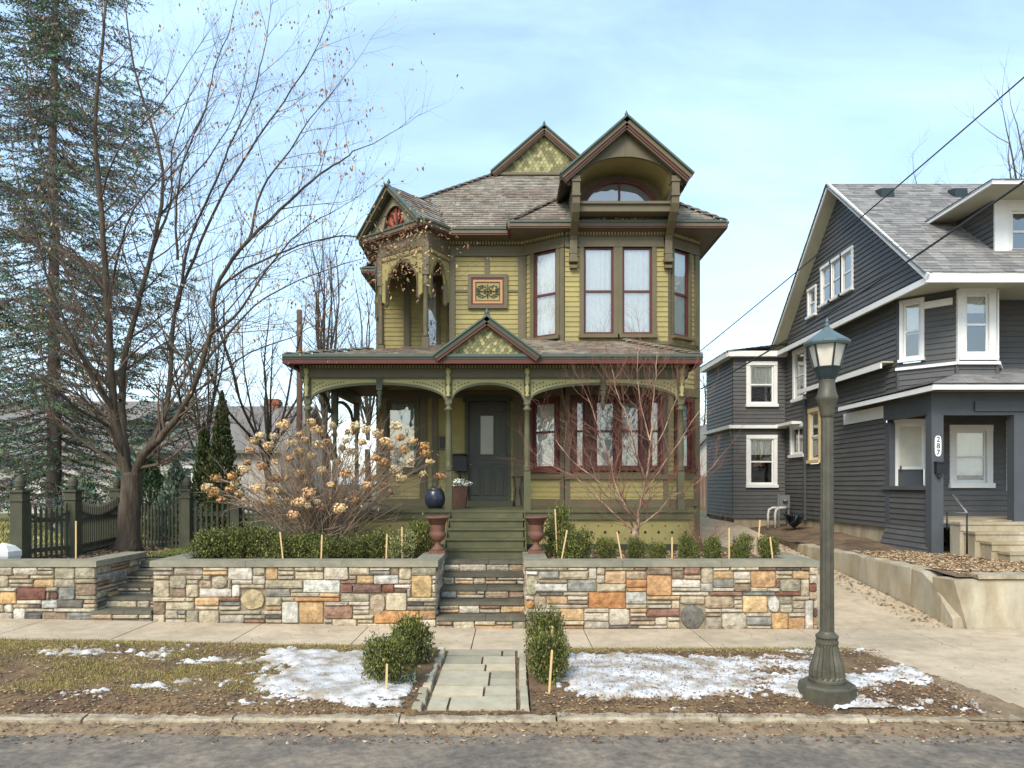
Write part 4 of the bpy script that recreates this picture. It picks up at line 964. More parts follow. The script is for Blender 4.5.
roofplane(m, (7.82, 0, 3.98), (0, -1, 0), (1, 0, kp), [(-13.38, 0), (-15.38, 2.0*cp), (-15.38, .42*cp), (-17.35, .42*cp), (-17.35, 0)][:2]+[(-15.5, 2.0*cp), (-15.5, 0)], ex=.14, wr=(.16, .32), t=.008, colf=acol)
roofplane(m, (7.82, 0, 3.98), (0, -1, 0), (1, 0, kp), [(-15.5, 0), (-15.5, .40*cp), (-17.35, .40*cp), (-17.35, 0)], ex=.14, wr=(.16, .32), t=.008, colf=acol)
m.build('porch_roof', 'asphalt_shingle', Nb)
m = MB(); kd = .42; cd = math.sqrt(1+kd*kd)
roofplane(m, (0, 13.6, 7.86), (1, 0, 0), (0, 1, kd), [(9.06, 0), (13.6, 0), (11.33, 2.27*cd)], ex=.14, wr=(.16, .32), t=.008, colf=acol)
roofplane(m, (9.06, 0, 7.86), (0, -1, 0), (1, 0, kd), [(-13.6, 0), (-15.87, 2.27*cd), (-18.0, 2.27*cd), (-16.0, 0)], ex=.14, wr=(.16, .32), t=.008, colf=acol)
m.build('dormer_roof', 'asphalt_shingle', Nb)
m = MB(); roofplane(m, (6.4, 0, 6.07), (0, -1, 0), (1, 0, .12), [(-24.7, 0), (-21.38, 0), (-21.38, 1.9), (-24.7, 1.9)], ex=.14, wr=(.16, .32), t=.008, colf=acol)
m.face([V3((8.2, 24.5, 1)), V3((6.63, 24.5, 1)), V3((6.63, 24.5, 6)), V3((8.2, 24.5, 6))], (.4, .4, .4)); m.build('wing_roof', 'asphalt_shingle', Nb)
for x in (8.95, 10.7):
    m = MB(); y = 17.3; z = 6.12+.8*(y-13.64); m.hexa([V3((x-.16, y-.16, z-.12)), V3((x+.16, y-.16, z-.12)), V3((x+.16, y+.12, z+.1)), V3((x-.16, y+.12, z+.1)), V3((x-.14, y-.16, z+.10)), V3((x+.14, y-.16, z+.10)), V3((x+.16, y+.12, z+.16)), V3((x-.16, y+.12, z+.16))]); m.build('roof_vent', 'lampdark', Nb)
# slate coloured porch frame
t = MB(); t.box(NX-.12, 16, 13.87, 14.02, 3.43, 3.88); t.box(NX-.1, NX+.1, 14.02, 15.7, 3.48, 3.88); t.box(8.9, 10.3, 13.83, 13.86, 3.5, 3.7)
t.build('porch_beam', 'greytrim', Nb)
for (x0, x1, y0, y1) in ((NX-.13, NX+.1, 13.85, 14.05), (9.66, 9.9, 13.85, 14.05), (12.5, 12.75, 13.85, 14.05), (NX-.02, NX+.1, 15.60, 15.80)):
    t = MB(); t.box(x0, x1, y0, y1, .72, 3.43); t.build('porch_post', 'greytrim', Nb)
t = MB(); t.box(NX+.05, 16, 13.9, 15.72, 1.34, 1.40); t.build('porch_floor', 'concrete', Nb)
t = MB(); t.box(10.0, 16, 13.88, 13.95, .7, 1.98); t.build('porch_front_wall', 'greytrim', Nb)
m = MB(); m.fbox(G1, hD[0], hD[1], 1.4, 3.42, -.08, -.03); m.fbox(G1, hD[0]+.06, hD[0]+.09, 2.4, 2.5, -.03, .03)
dd = m.build('storm_door', 'greytrim', Nb); m = MB(); frame(m, G1, hD[0], hD[1], 2.42, 3.42, .06, -.03, 0, 0); m.build('door_frame', 'white', dd)
m = MB(); m.fbox(G1, hD[0]+.06, hD[1]-.06, 2.48, 3.36, -.03, -.015); m.build('door_pane', mat('frosted storm pane', rgb(196, 194, 180), .2, 3, .1), dd)
m = MB(); m.box(8.26, 16, 15.8, 21.5, .6, 1.14); m.box(6.68, 8.3, 21.65, 24.4, .6, 1.07); m.box(8.24, 8.3, 15.7, 21.6, .6, 1.17); m.build('foundation', 'oldconc', Nb)
m = MB(); m.fbox(S1, 21.6-20.12, 21.6-20.04, 1.1, 4.6, 0, .07); m.build('downpipe', 'greytrim', Nb)
# number plate and mailbox on the corner post
m = MB(); pts = []
cx, cz, rw, rh = 8.19, 2.83, .062, .2
m2 = [(cx+rw*math.copysign(abs(math.cos(a))**.6, math.cos(a)), cz+rh*math.copysign(abs(math.sin(a))**.6, math.sin(a))) for a in [2*math.pi*i/24 for i in range(24)]]
m.face([V3((x, 13.835, z)) for x, z in m2]); 
for i in range(24): a = m2[i]; b = m2[(i+1) % 24]; m.face([V3((a[0], 13.852, a[1])), V3((b[0], 13.852, b[1])), V3((b[0], 13.835, b[1])), V3((a[0], 13.835, a[1]))])
npl = m.build('house_number_plate', 'white', Nb)
for i, ch in enumerate('287'):
    cu = bpy.data.curves.new('numeral', 'FONT'); cu.body = ch; cu.size = .14; cu.align_x = 'CENTER'; cu.align_y = 'CENTER'; cu.extrude = .002; cu.offset = .001
    to = bpy.data.objects.new('tmp', cu); COL.objects.link(to); bpy.context.view_layer.update()
    me = bpy.data.meshes.new_from_object(to.evaluated_get(bpy.context.evaluated_depsgraph_get())); bpy.data.objects.remove(to)
    me.materials.clear(); me.materials.append(T['black']); o = bpy.data.objects.new('numeral', me); COL.objects.link(o); o.parent = npl
    o.location = V3((cx, 13.831, cz+.125-.125*i))-V3(Nb.location); o.rotation_euler = (math.radians(90), 0, 0)
m = MB(); m.box(8.12, 8.26, 13.76, 13.85, 2.3, 2.5); m.box(8.11, 8.27, 13.74, 13.85, 2.5, 2.53); m.lathe([(.001, 0), (.03, .02), (.03, .05), (.001, .07)], (8.19, 13.8, 2.2), 8); m.build('mailbox', 'black', Nb)
# concrete entry steps with rail
So = empty('concrete_steps', (10.6, 13.2, .75), 'worn beige concrete steps up to the grey house porch', 'steps')
for k, (zt_, yf, xl) in enumerate(((1.38, 13.5, 8.42), (1.22, 13.18, 8.5), (1.06, 12.88, 8.6), (.90, 12.58, 8.72))):
    m = MB(); m.box(xl, 14.5, yf+.02, yf+.36 if k else 13.84, zt_-.16, zt_-.045); m.box(xl-.02, 14.5, yf, (yf+.36 if k else 13.84), zt_-.045, zt_)
    if k < 3: m.box(xl, 8.95, yf+.04, yf+.34, .7, zt_-.16)
    m.build('step', 'oldconc', So)
R = empty('handrail', (8.9, 13.3, 1.0), 'thin dark pipe handrail with a bare metal top on the concrete steps', 'handrail')
m = MB(); m.tube([P(947, 530, 13.4), P(947, 512, 13.4)], .014, 6); m.build('rail_post', 'black', R)
m = MB(); m.tube([P(967, 554, 12.6), P(967, 513, 12.6)], .016, 6); m.build('rail_post', 'black', R)
m = MB(); m.tube([P(947, 512, 13.4), P(967, 513, 12.6)], .012, 6); m.tube([P(953, 495, 13.8), P(967, 513, 12.6)], .016, 6); m.build('top_rail', 'silver', R)
# driveway kerb wall and concrete retaining wall
def rough(m, pr, path, col=(1, 1, 1), amp=.015):
    rows = []
    for (x, y, zt, zb, w) in path:
        rows.append([V3((x-w/2+amp*nz_(y, x, 3, i), y, z_) ) if False else V3((x+px_*w+amp*nz_(x+y, i, 2.3), y, (zt if pz > .5 else zb)+pzoff+amp*.7*nz_(y, i, 4))) for i, (px_, pz, pzoff) in enumerate(pr)])
    for r0, r1 in zip(rows, rows[1:]):
        for i in range(len(pr)-1): m.face([r0[i], r0[i+1], r1[i+1], r1[i]])
    m.face(rows[0][::-1]); m.face(rows[-1])
prw = [(-.5, 0, 0), (-.5, 1, -.03), (-.44, 1, 0), (.44, 1, 0), (.5, 1, -.03), (.5, 0, 0)]
m = MB(); rough(m, prw, [(6.60, y, .77-.01*(i % 3), dz(y)-.15, .24) for i, y in enumerate(lsp(11.7, 19.0, 36))])
kw = m.build('driveway_wall', 'oldconc', org=(6.6, 14, .3)); tag(kw, 'long low stained concrete wall along the right edge of the driveway', 'wall')
m = MB(); rough(m, prw, [(6.60, 11.66, .76, .0, .25), (6.58, 11.3, .74, -.05, .27), (6.56, 11.0, .62, -.05, .28), (6.55, 10.75, .42, -.05, .28), (6.56, 10.5, .16, -.05, .24)], amp=.03)
tag(m.build('wall_end', 'oldconc', org=(6.58, 11.1, 0)), 'broken sloping concrete wall end by the sidewalk, left of the smooth retaining wall', 'wall')
m = MB()
m.hexa([V3(q) for q in ((6.62, 10.44, -.05), (9.8, 10.44, -.05), (9.8, 10.75, -.05), (6.5, 10.9, -.05), (6.42, 10.46, .70), (9.8, 10.46, .72), (9.8, 10.75, .72), (6.36, 10.9, .70))])
rt = empty('retaining_wall', (8, 10.5, 0), 'smooth pale concrete retaining wall at the right edge, in front of the grey house yard', 'retaining wall'); m.build('wall_body', 'oldconc', rt)
m = MB(); m.hexa([V3(q) for q in ((6.75, 10.42, .722), (9.8, 10.41, .722), (9.8, 10.75, .722), (6.85, 10.8, .722), (6.75, 10.43, .78), (9.8, 10.41, .78), (9.8, 10.75, .78), (6.88, 10.8, .78))]); m.build('wall_cap', 'concrete', rt)
# utility gear by the grey wing
U = empty('utility_meter', (7.6, 20.6, .9), 'grey utility meter box on a post beside the grey wing', 'meter box')
m = MB(); m.box(7.65, 7.95, 20.6, 20.8, 1.42, 1.78); m.lathe([(.001, 0), (.07, .0), (.07, .05), (.001, .06)], (7.8, 20.55, 1.6), 10); m.build('meter_box', 'meter', U)
m = MB(); m.box(7.62, 7.68, 20.65, 20.72, .8, 1.8); m.box(7.92, 7.96, 20.65, 20.72, .8, 1.5); m.build('post', 'silver', U)
Cd = empty('vent_pipe', (7.35, 20.3, .9), 'pale plastic vent pipes bent over beside the utility meter', 'pipe')
m = MB()
for x in (7.22, 7.42): m.tube([V3((x, 20.3, .85)), V3((x, 20.3, 1.25)), V3((x+.03, 20.3, 1.38)), V3((x+.12, 20.3, 1.43)), V3((x+.3, 20.3, 1.43))], .035, 8)
m.build('bent_pipe', 'pvc', Cd)
# ================================================================= STREET LAMP
LX, LY_ = 3.04, 6.95
Lp = empty('street_lamp', (LX, LY_, 0), 'olive grey fluted iron street lamp with a frosted lantern, standing in the planting strip', 'street lamp')
zz = lambda py: PZ(py, LY_)
m = MB(); m.lathe([(.262, .0), (.262, .16), (.25, .185), (.17, .20)], (LX, LY_, -.0), 8, rot=math.pi/8, smooth=False); m.build('octagonal_base', 'lampiron', Lp)
m = MB(); m.lathe([(.165, .19), (.172, .205), (.172, .225), (.160, .235), (.166, .26, .13), (.160, .32, .13), (.145, .38, .13), (.122, .45, .13), (.104, .53, .13), (.098, .555, .0), (.105, .565), (.105, .585), (.097, .59, .1), (.097, .61, .1), (.105, .625), (.105, .64), (.08, .66), (.067, .68)], (LX, LY_, 0), 40, smooth=False); m.build('fluted_bell', 'lampiron', Lp)
m = MB(); zt = zz(416); m.lathe([(.066, .67, .07), (.057, zt, .07)], (LX, LY_, 0), 24, smooth=False); m.build('pole', 'lampiron', Lp)
m = MB(); m.lathe([(.056, zz(418)), (.064, zz(415)), (.066, zz(412)), (.088, zz(402)), (.098, zz(400)), (.102, zz(397)), (.085, zz(393)), (.072, zz(384)), (.074, zz(381)), (.078, zz(379))], (LX, LY_, 0), 16); m.build('capital', 'lampiron', Lp)
def oct_(r, z, n=6, rot=math.pi/6): return [V3((LX+r*math.cos(rot+2*math.pi*i/n), LY_+r*math.sin(rot+2*math.pi*i/n), z)) for i in range(n)]
m = MB(); m.lathe([(.078, zz(380)), (.095, zz(376)), (.118, zz(370)), (.13, zz(368))], (LX, LY_, 0), 12, smooth=False); m.build('lantern_bowl', 'lampdark', Lp)
rb_, rt_, zb_, zt_ = .118, .182, zz(368), zz(344)
m = MB(); A = oct_(rb_-.01, zb_, 6); B = oct_(rt_-.012, zt_, 6)
for i in range(6): m.face([A[i], A[(i+1) % 6], B[(i+1) % 6], B[i]])
m.build('frosted_glass', 'lampglass', Lp)
m = MB(); A = oct_(rb_, zb_); B = oct_(rt_, zt_)
for i in range(6): m.beam(A[i], B[i], .014, .014); m.beam(A[i], A[(i+1) % 6], .014, .02); m.beam(B[i], B[(i+1) % 6], .02, .025)
m.build('lantern_frame', 'lampdark', Lp)
m = MB(); m.lathe([(.2, zz(346)), (.212, zz(344)), (.212, zz(342)), (.18, zz(339.5)), (.115, zz(335)), (.06, zz(331)), (.04, zz(328.5)), (.02, zz(327)), (.024, zz(325)), (.012, zz(323)), (.016, zz(321.5)), (.004, zz(318))], (LX, LY_, 0), 12, smooth=False); m.build('lantern_roof', 'lampcap', Lp)
# ================================================================= PICKET FENCE (left)
fp = [(-7.65, 11.3), (-7.5, 12.3), (-7.55, 14.2), (-6.15, 13.7), (-4.9, 13.9)]
fp = [(PX(20, 11.3), 11.3), (PX(73, 12.2), 12.2), (PX(117, 14.3), 14.3), (PX(187, 13.7), 13.7), (PX(236, 14.0), 14.0)]
Fn = empty('picket_fence', (-7, 12.5, .9), 'dark green picket fence with urn-topped posts and dipping rails behind the left stone wall', 'fence')
for i, (x, y) in enumerate(fp):
    m = MB(); h = 1.13 if i != 4 else 1.0; z = .84; s = .095 if i < 2 else .085
    m.box(x-s, x+s, y-s, y+s, z, z+h); m.box(x-s-.02, x+s+.02, y-s-.02, y+s+.02, z+h-.14, z+h-.1); m.box(x-s-.03, x+s+.03, y-s-.03, y+s+.03, z+h, z+h+.035)
    ps = m.build('fence_post', 'fencewood', Fn); m = MB()
    m.lathe([(.075, 0), (.055, .03), (.075, .055), (.08, .07), (.07, .085), (.085, .12), (.075, .16), (.05, .20), (.02, .23), (.004, .25)], (x, y, z+h+.035), 12); m.build('urn_finial', 'fencewood', ps)
for (a, b) in zip(fp, fp[1:]+[(-3.95, 14.3)]):
    F = Fr(a, b); W = F.W; m = MB(); n = int((W-.2)/.085)
    top = lambda u: 1.02-.16*math.sin(math.pi*min(1, max(0, u/W)))+.84
    m.fbox(F, .08, W-.08, 1.0, 1.07, -.02, .02); m.fbox(F, .08, W-.08, .9, .93, -.03, .03)
    for q in range(10):
        u0 = .08+(W-.16)*q/10; u1 = .08+(W-.16)*(q+1)/10; zl = [top(u0)-.2, top(u1)-.2]; archpanel(m, F, [u0, u1], zl, [z+.05 for z in zl], -.02, .02)
    m.fbox(F, .08, W-.08, 1.48, 1.52, -.018, .018)
    for q in range(n):
        u = .1+(W-.2)*(q+.5)/n; tz = top(u)
        archpanel(m, F, [u-.02, u, u+.02], [.88]*3, [tz-.03, tz+.03, tz-.03], .02, .038)
    m.build('picket_panel', 'fencewood', Fn)
# white faceted post cap / stone lantern on the left wall
m = MB(); c = (PX(4, 11.1), 11.1); m.lathe([(.20, 0), (.24, .10), (.24, .17), (.15, .25), (.02, .29)], (c[0], c[1], .90), 6, smooth=False, rot=.3)
tag(m.build('faceted_stone', 'bulb', org=(c[0], c[1], .9)), 'white faceted stone cap sitting just behind the left stone wall beside the fence', 'stone ornament')
# ================================================================= URNS, POTS
def urn(x, label):
    o = empty('garden_urn', (x, 11.62, ZC), label, 'urn', 'rusty urns beside the steps'); c = (x, 11.62, ZC)
    m = MB(); m.box(x-.13, x+.13, 11.49, 11.75, ZC, ZC+.05); m.lathe([(.12, .05), (.10, .08), (.055, .12), (.045, .17), (.06, .19)], c, 16); m.build('foot', 'urn', o)
    m = MB(); m.lathe([(.05, .18), (.10, .22), (.135, .28), (.14, .32), (.115, .35), (.118, .36), (.125, .5), (.16, .55), (.20, .565), (.205, .585), (.19, .595), (.165, .585), (.12, .45)], c, 20); m.build('bowl', 'urn', o)
urn(-1.20, 'rusty brown iron urn left of the green porch stairs'); urn(.39, 'rusty brown iron urn right of the green porch stairs')
o = empty('flower_pot', (-1.52, 14.2, FZ), 'round dark blue ribbed pot on the porch, left of the front steps', 'pot')
m = MB(); m.lathe([(.13, 0), (.19, .1, .06), (.205, .2, .06), (.18, .32, .06), (.14, .37), (.155, .39), (.12, .38)], (-1.52, 14.2, FZ), 28); m.build('pot_body', 'bluepot', o)
o2 = empty('planter_box', (-1.06, 14.35, FZ), 'square brown planter with white flowers behind the left porch post', 'planter')
m = MB(); m.hexa([V3((-1.06+a*.13, 14.35+b*.13, FZ)) for a, b in ((-1, -1), (1, -1), (1, 1), (-1, 1))]+[V3((-1.06+a*.19, 14.35+b*.19, FZ+.44)) for a, b in ((-1, -1), (1, -1), (1, 1), (-1, 1))]); m.build('box', 'rust', o2)
def potflowers(cx, cy, z, par, n, R, cols):
    m = MB()
    for i in range(n):
        a = random.uniform(0, 6.28); r = R*random.random()**.5; p = V3((cx+r*math.cos(a), cy+r*math.sin(a), z+random.uniform(0, .14)*(1-r/R)+random.uniform(-.02, .05))); s = random.uniform(.015, .032)
        u = V3((random.uniform(-1, 1), random.uniform(-1, 1), random.uniform(-1, 1))).normalized(); v = u.orthogonal().normalized(); m.face([p-u*s, p-v*s*.7, p+u*s, p+v*s*.7], random.choice(cols))
    m.build('flowers', 'leaf', par)
potflowers(-1.06, 14.35, FZ+.46, o2, 260, .26, [rgb(230, 232, 226), rgb(90, 110, 60), rgb(214, 220, 214), rgb(70, 90, 50)])
potflowers(-1.52, 14.2, FZ+.38, o, 60, .12, [rgb(70, 80, 50), rgb(96, 80, 60)])
o = empty('plant_stand', (.62, 14.6, FZ), 'thin black wire stand right of the front door on the porch', 'plant stand')
m = MB()
for a in range(4):
    an = a*math.pi/2+.6; m.tube([V3((.12+.12*math.cos(an), 15.2+.12*math.sin(an), FZ+.02)), V3((.12+.06*math.cos(an), 15.2+.06*math.sin(an), FZ+.35)), V3((.12+.13*math.cos(an), 15.2+.13*math.sin(an), FZ+.62))], .008, 5)
m.lathe([(.14, .62), (.15, .63), (.14, .64)], (.12, 15.2, FZ), 16); m.build('wire_frame', 'black', o)
# stone trough seen through the shrub, on the porch edge
def stake(px, pyb, pyt, Y, z=None, lean=0, label=''):
    b = P(px, pyb, Y); t_ = P(px+lean, pyt, Y); m = MB(); m.beam(b-UP*.05, t_, .021, .012, up=V3((0, 1, 0))); o = m.build('garden_stake', 'stake', org=b); tag(o, label, 'stake', 'wooden garden stakes')
SL = [(76, 560, 521, 11.35, 0, 'tall pale wooden stake in the leaf litter by the fence, far left'), (321, 560, 535, 11.0, 1, 'pale wooden stake in the middle of the left boxwood hedge'), (283, 556, 532, 11.1, -3, 'leaning stake at the foot of the tan-headed shrub'), (386, 560, 534, 11.0, 1, 'pale stake near the right end of the left hedge'), (402, 558, 527, 11.3, 0, 'pale stake rising from the pale green bush left of the urn'),
      (557, 549, 509, 11.8, -2, 'upright stake in the loose shrub right of the right urn'), (561, 559, 530, 10.95, 6, 'leaning stake in front of the shrub nearest the right urn'), (622, 558, 532, 11.0, -5, 'stake leaning left between the boxwoods under the multi-stemmed tree'), (672, 558, 537, 11.0, 0, 'short stake in the bed under the multi-stemmed tree'), (729, 556, 528, 11.4, 0, 'stake near the driveway end of the right hedge'), (773, 559, 537, 11.0, -3, 'last stake of the right bed, nearest the driveway'), (757, 552, 520, 11.6, 3, 'leaning stake behind the last boxwoods by the driveway'),
      (386, 699, 664, 7.05, 1, 'stake in front of the curbside shrub left of the flagstones'), (400, 650, 632, 8.0, 0, 'stake at the back of the curbside shrub left of the flagstones'), (548, 703, 650, 7.05, 4, 'stake in front of the curbside shrub right of the flagstones'), (552, 645, 626, 7.8, 0, 'stake at the back of the curbside shrub right of the flagstones')]
for s in SL: stake(s[0], s[1], s[2], s[3], lean=s[4], label=s[5])
# ================================================================= CABLES, POLE, BACKGROUND BUILDINGS
def cable(a, b, sag, r, label):
    pts = [a.lerp(b, i/24)-UP*(sag*4*(i/24)*(1-i/24)) for i in range(25)]; m = MB(); m.tube(pts, r, 6); tag(m.build('overhead_cable', 'cable', org=a), label, 'cable', 'overhead cables')
cable(P(1130, -15, 7.0), P(699, 352, 15.2), .05, .010, 'thin overhead cable running up to the right from the yellow house wall')
cable(P(1100, 128, 6.5), P(701, 389, 15.6), .12, .014, 'thicker overhead cable passing in front of the grey house')
m = MB(); q = PX(299.5, 25); m.tube([V3((q, 25, .8)), V3((q, 25, PZ(310, 25)))], [.11, .095], 10); tag(m.build('wooden_pole', 'poleroof', org=(q, 25, .8)), 'bare brown wooden pole rising left of the yellow house porch', 'pole')
def far_house(x0, x1, y0, y1, ze, zr, label, wall='farwall', axis='x', chim=None, wins=()):
    o = empty('distant_house', ((x0+x1)/2, y0, .8), label, 'house', 'houses behind the yards'); m = MB(); m.box(x0, x1, y0, y1, .7, ze)
    if axis == 'y':
        mx = (x0+x1)/2; m.face([V3((x0, y0, ze)), V3((x1, y0, ze)), V3((mx, y0, zr))])
    else:
        my = (y0+y1)/2; m.face([V3((x0, y0, ze)), V3((x0, y1, ze)), V3((x0, my, zr))]); m.face([V3((x1, y0, ze)), V3((x1, y1, ze)), V3((x1, my, zr))])
    m.build('wall', wall, o); m = MB()
    if axis == 'x':
        my = (y0+y1)/2
        for ya in (y0-.4, y1+.4): m.hexa([V3((x0-.4, ya, ze-.1)), V3((x1+.4, ya, ze-.1)), V3((x1+.4, my, zr)), V3((x0-.4, my, zr)), V3((x0-.4, ya, ze+.05)), V3((x1+.4, ya, ze+.05)), V3((x1+.4, my, zr+.15)), V3((x0-.4, my, zr+.15))])
    else:
        mx = (x0+x1)/2
        for xa in (x0-.4, x1+.4): m.hexa([V3((xa, y0-.4, ze-.1)), V3((mx, y0-.4, zr)), V3((mx, y1+.4, zr)), V3((xa, y1+.4, ze-.1)), V3((xa, y0-.4, ze+.05)), V3((mx, y0-.4, zr+.15)), V3((mx, y1+.4, zr+.15)), V3((xa, y1+.4, ze+.05))])
    rf = m.build('roof', 'farroof', o)
    if chim: m = MB(); cx, cy, ct = chim; m.box(cx-.3, cx+.3, cy-.3, cy+.3, ze, ct); m.box(cx-.35, cx+.35, cy-.35, cy+.35, ct-.3, ct-.1); m.build('chimney', 'brick', rf)
    for (xa, xb, za, zb) in wins:
        m = MB(); m.box(xa, xb, y0-.05, y0+.02, za, zb); wq = m.build('window', 'white', o); m = MB(); m.box(xa+.1, xb-.1, y0-.07, y0-.04, za+.1, zb-.1); m.build('pane', 'pane_grey', wq)
far_house(-27, -17.6, 32, 42, 3.3, 6.2, 'long low white house with a grey roof behind the blue spruce, far left', axis='x', wins=((-24.5, -23.4, 1.6, 2.9), (-21, -20, 1.6, 2.9)))
far_house(-17.2, -10.6, 33, 42, 3.6, 6.0, 'pale house with a wide grey roof and brick chimney behind the arborvitae', axis='x', chim=(-12.4, 37.5, 6.5), wins=((-15.5, -14.6, 1.7, 2.9),))
far_house(10.2, 13.5, 41, 50, 3.6, 5.6, 'small pale garage seen through the gap between the two houses', axis='y')
Bf = empty('board_fence', (10, 36, .8), 'low brown board fence across the far gap between the two houses', 'fence'); m = MB(); F = Fr((8, 36), (12.5, 36)); n = 28
for i in range(n): m.fbox(F, i*F.W/n+.01, (i+1)*F.W/n-.01, .8, 2.5, 0, .03)
m.build('boards', 'poleroof', Bf)
# ================================================================= VEGETATION
rn = random.Random(77)
def rv(r, s=1): return V3((r.uniform(-s, s), r.uniform(-s, s), r.uniform(-s, s)))
def wob(a, b, n, amp, r):
    L_ = (b-a).length; pts = [a]
    for i in range(1, n): pts.append(a.lerp(b, i/n)+rv(r, amp*L_))
    pts.append(b); return pts
def twigs(m, p, d, ln, rad, lev, r, tips, up=.12, kids=(3, 5), sides=4, spread=.75, shrink=.55):
    n = 4 if lev > 1 else 3; pts = [p]; dd = d.normalized(); rr = [rad]
    for i in range(n):
        dd = (dd+rv(r, .16)+UP*up*.5).normalized(); pts.append(pts[-1]+dd*(ln/n)); rr.append(rad*(1-(i+1)/n*.72))
    m.tube(pts, rr, max(3, sides), caps=False)
    if lev <= 0: tips.append((pts[-1], dd)); return
    k = r.randint(*kids)
    for i in range(k):
        t = r.uniform(.25, 1) if i else 1; q = t*n; j = min(int(q), n-1); bp = pts[j].lerp(pts[j+1], q-j)
        perp = rv(r).cross(dd).normalized(); nd = (dd*(1-spread*.45)+perp*spread*r.uniform(.5, 1)).normalized()
        twigs(m, bp, nd, ln*shrink*r.uniform(.75, 1.2), rad*(1-.6*t)*.72, lev-1, r, tips, up, kids, 3, spread, shrink)
def limb_tree(root, limbs, r, bark, twig, per=1.6, l2=(1.0, 1.9), lev=2, trunk_sides=12, up=.15, kids=(3, 5), taper0=.35, rmin=.006):
    """limbs: list of (points, r0, r1); the first is the trunk"""
    tips = []; mt = MB(); mb = MB(); mt_ = MB()
    for li, (pts, r0, r1) in enumerate(limbs):
        # smooth the polyline
        sm = []
        for i in range(len(pts)-1):
            p0 = pts[max(0, i-1)]; p1 = pts[i]; p2 = pts[i+1]; p3 = pts[min(len(pts)-1, i+2)]
            for k in range(4):
                t = k/4; sm.append(.5*((2*p1)+(p2-p0)*t+(2*p0-5*p1+4*p2-p3)*t*t+(-p0+3*p1-3*p2+p3)*t**3)+rv(r, .012))
        sm.append(pts[-1]); n = len(sm)
        rad = [r0+(r1-r0)*(i/(n-1))**(.8 if li == 0 else .5) for i in range(n)]
        if li == 0: rad[0] *= 1.35; rad[1] *= 1.12
        (mt if li == 0 else mb).tube(sm, rad, trunk_sides if r0 > .06 else 7, caps=li == 0)
        if li == 0: continue
        # side branches
        cum = 0; nxt = per*taper0
        for i in range(n-1):
            seg = (sm[i+1]-sm[i]).length; cum += seg
            if cum > nxt:
                nxt = cum+per*r.uniform(.13, .30); d = (sm[i+1]-sm[i]).normalized(); perp = rv(r).cross(d).normalized(); perp.y *= .8
                f = i/(n-1); twigs(mt_, sm[i], (d*.7+perp*.8+UP*.15).normalized(), r.uniform(*l2)*(1.1-.45*f), max(rmin, rad[i]*.42), lev, r, tips, up, kids)
        twigs(mt_, sm[-1], (sm[-1]-sm[-2]).normalized(), l2[1]*.7, r1, lev, r, tips, up, kids)
    mt.build('trunk', bark, root); mb.build('limbs', bark, root); mt_.build('crown_branches', twig, root)
    return tips
def leafq(m, p, s, r, col, ax=None):
    u = (ax or rv(r)).normalized(); v = u.cross(rv(r))
    if v.length < 1e-3: v = u.orthogonal()
    v.normalize(); m.face([p-u*s, p-v*s*.5, p+u*s, p+v*s*.5], col)
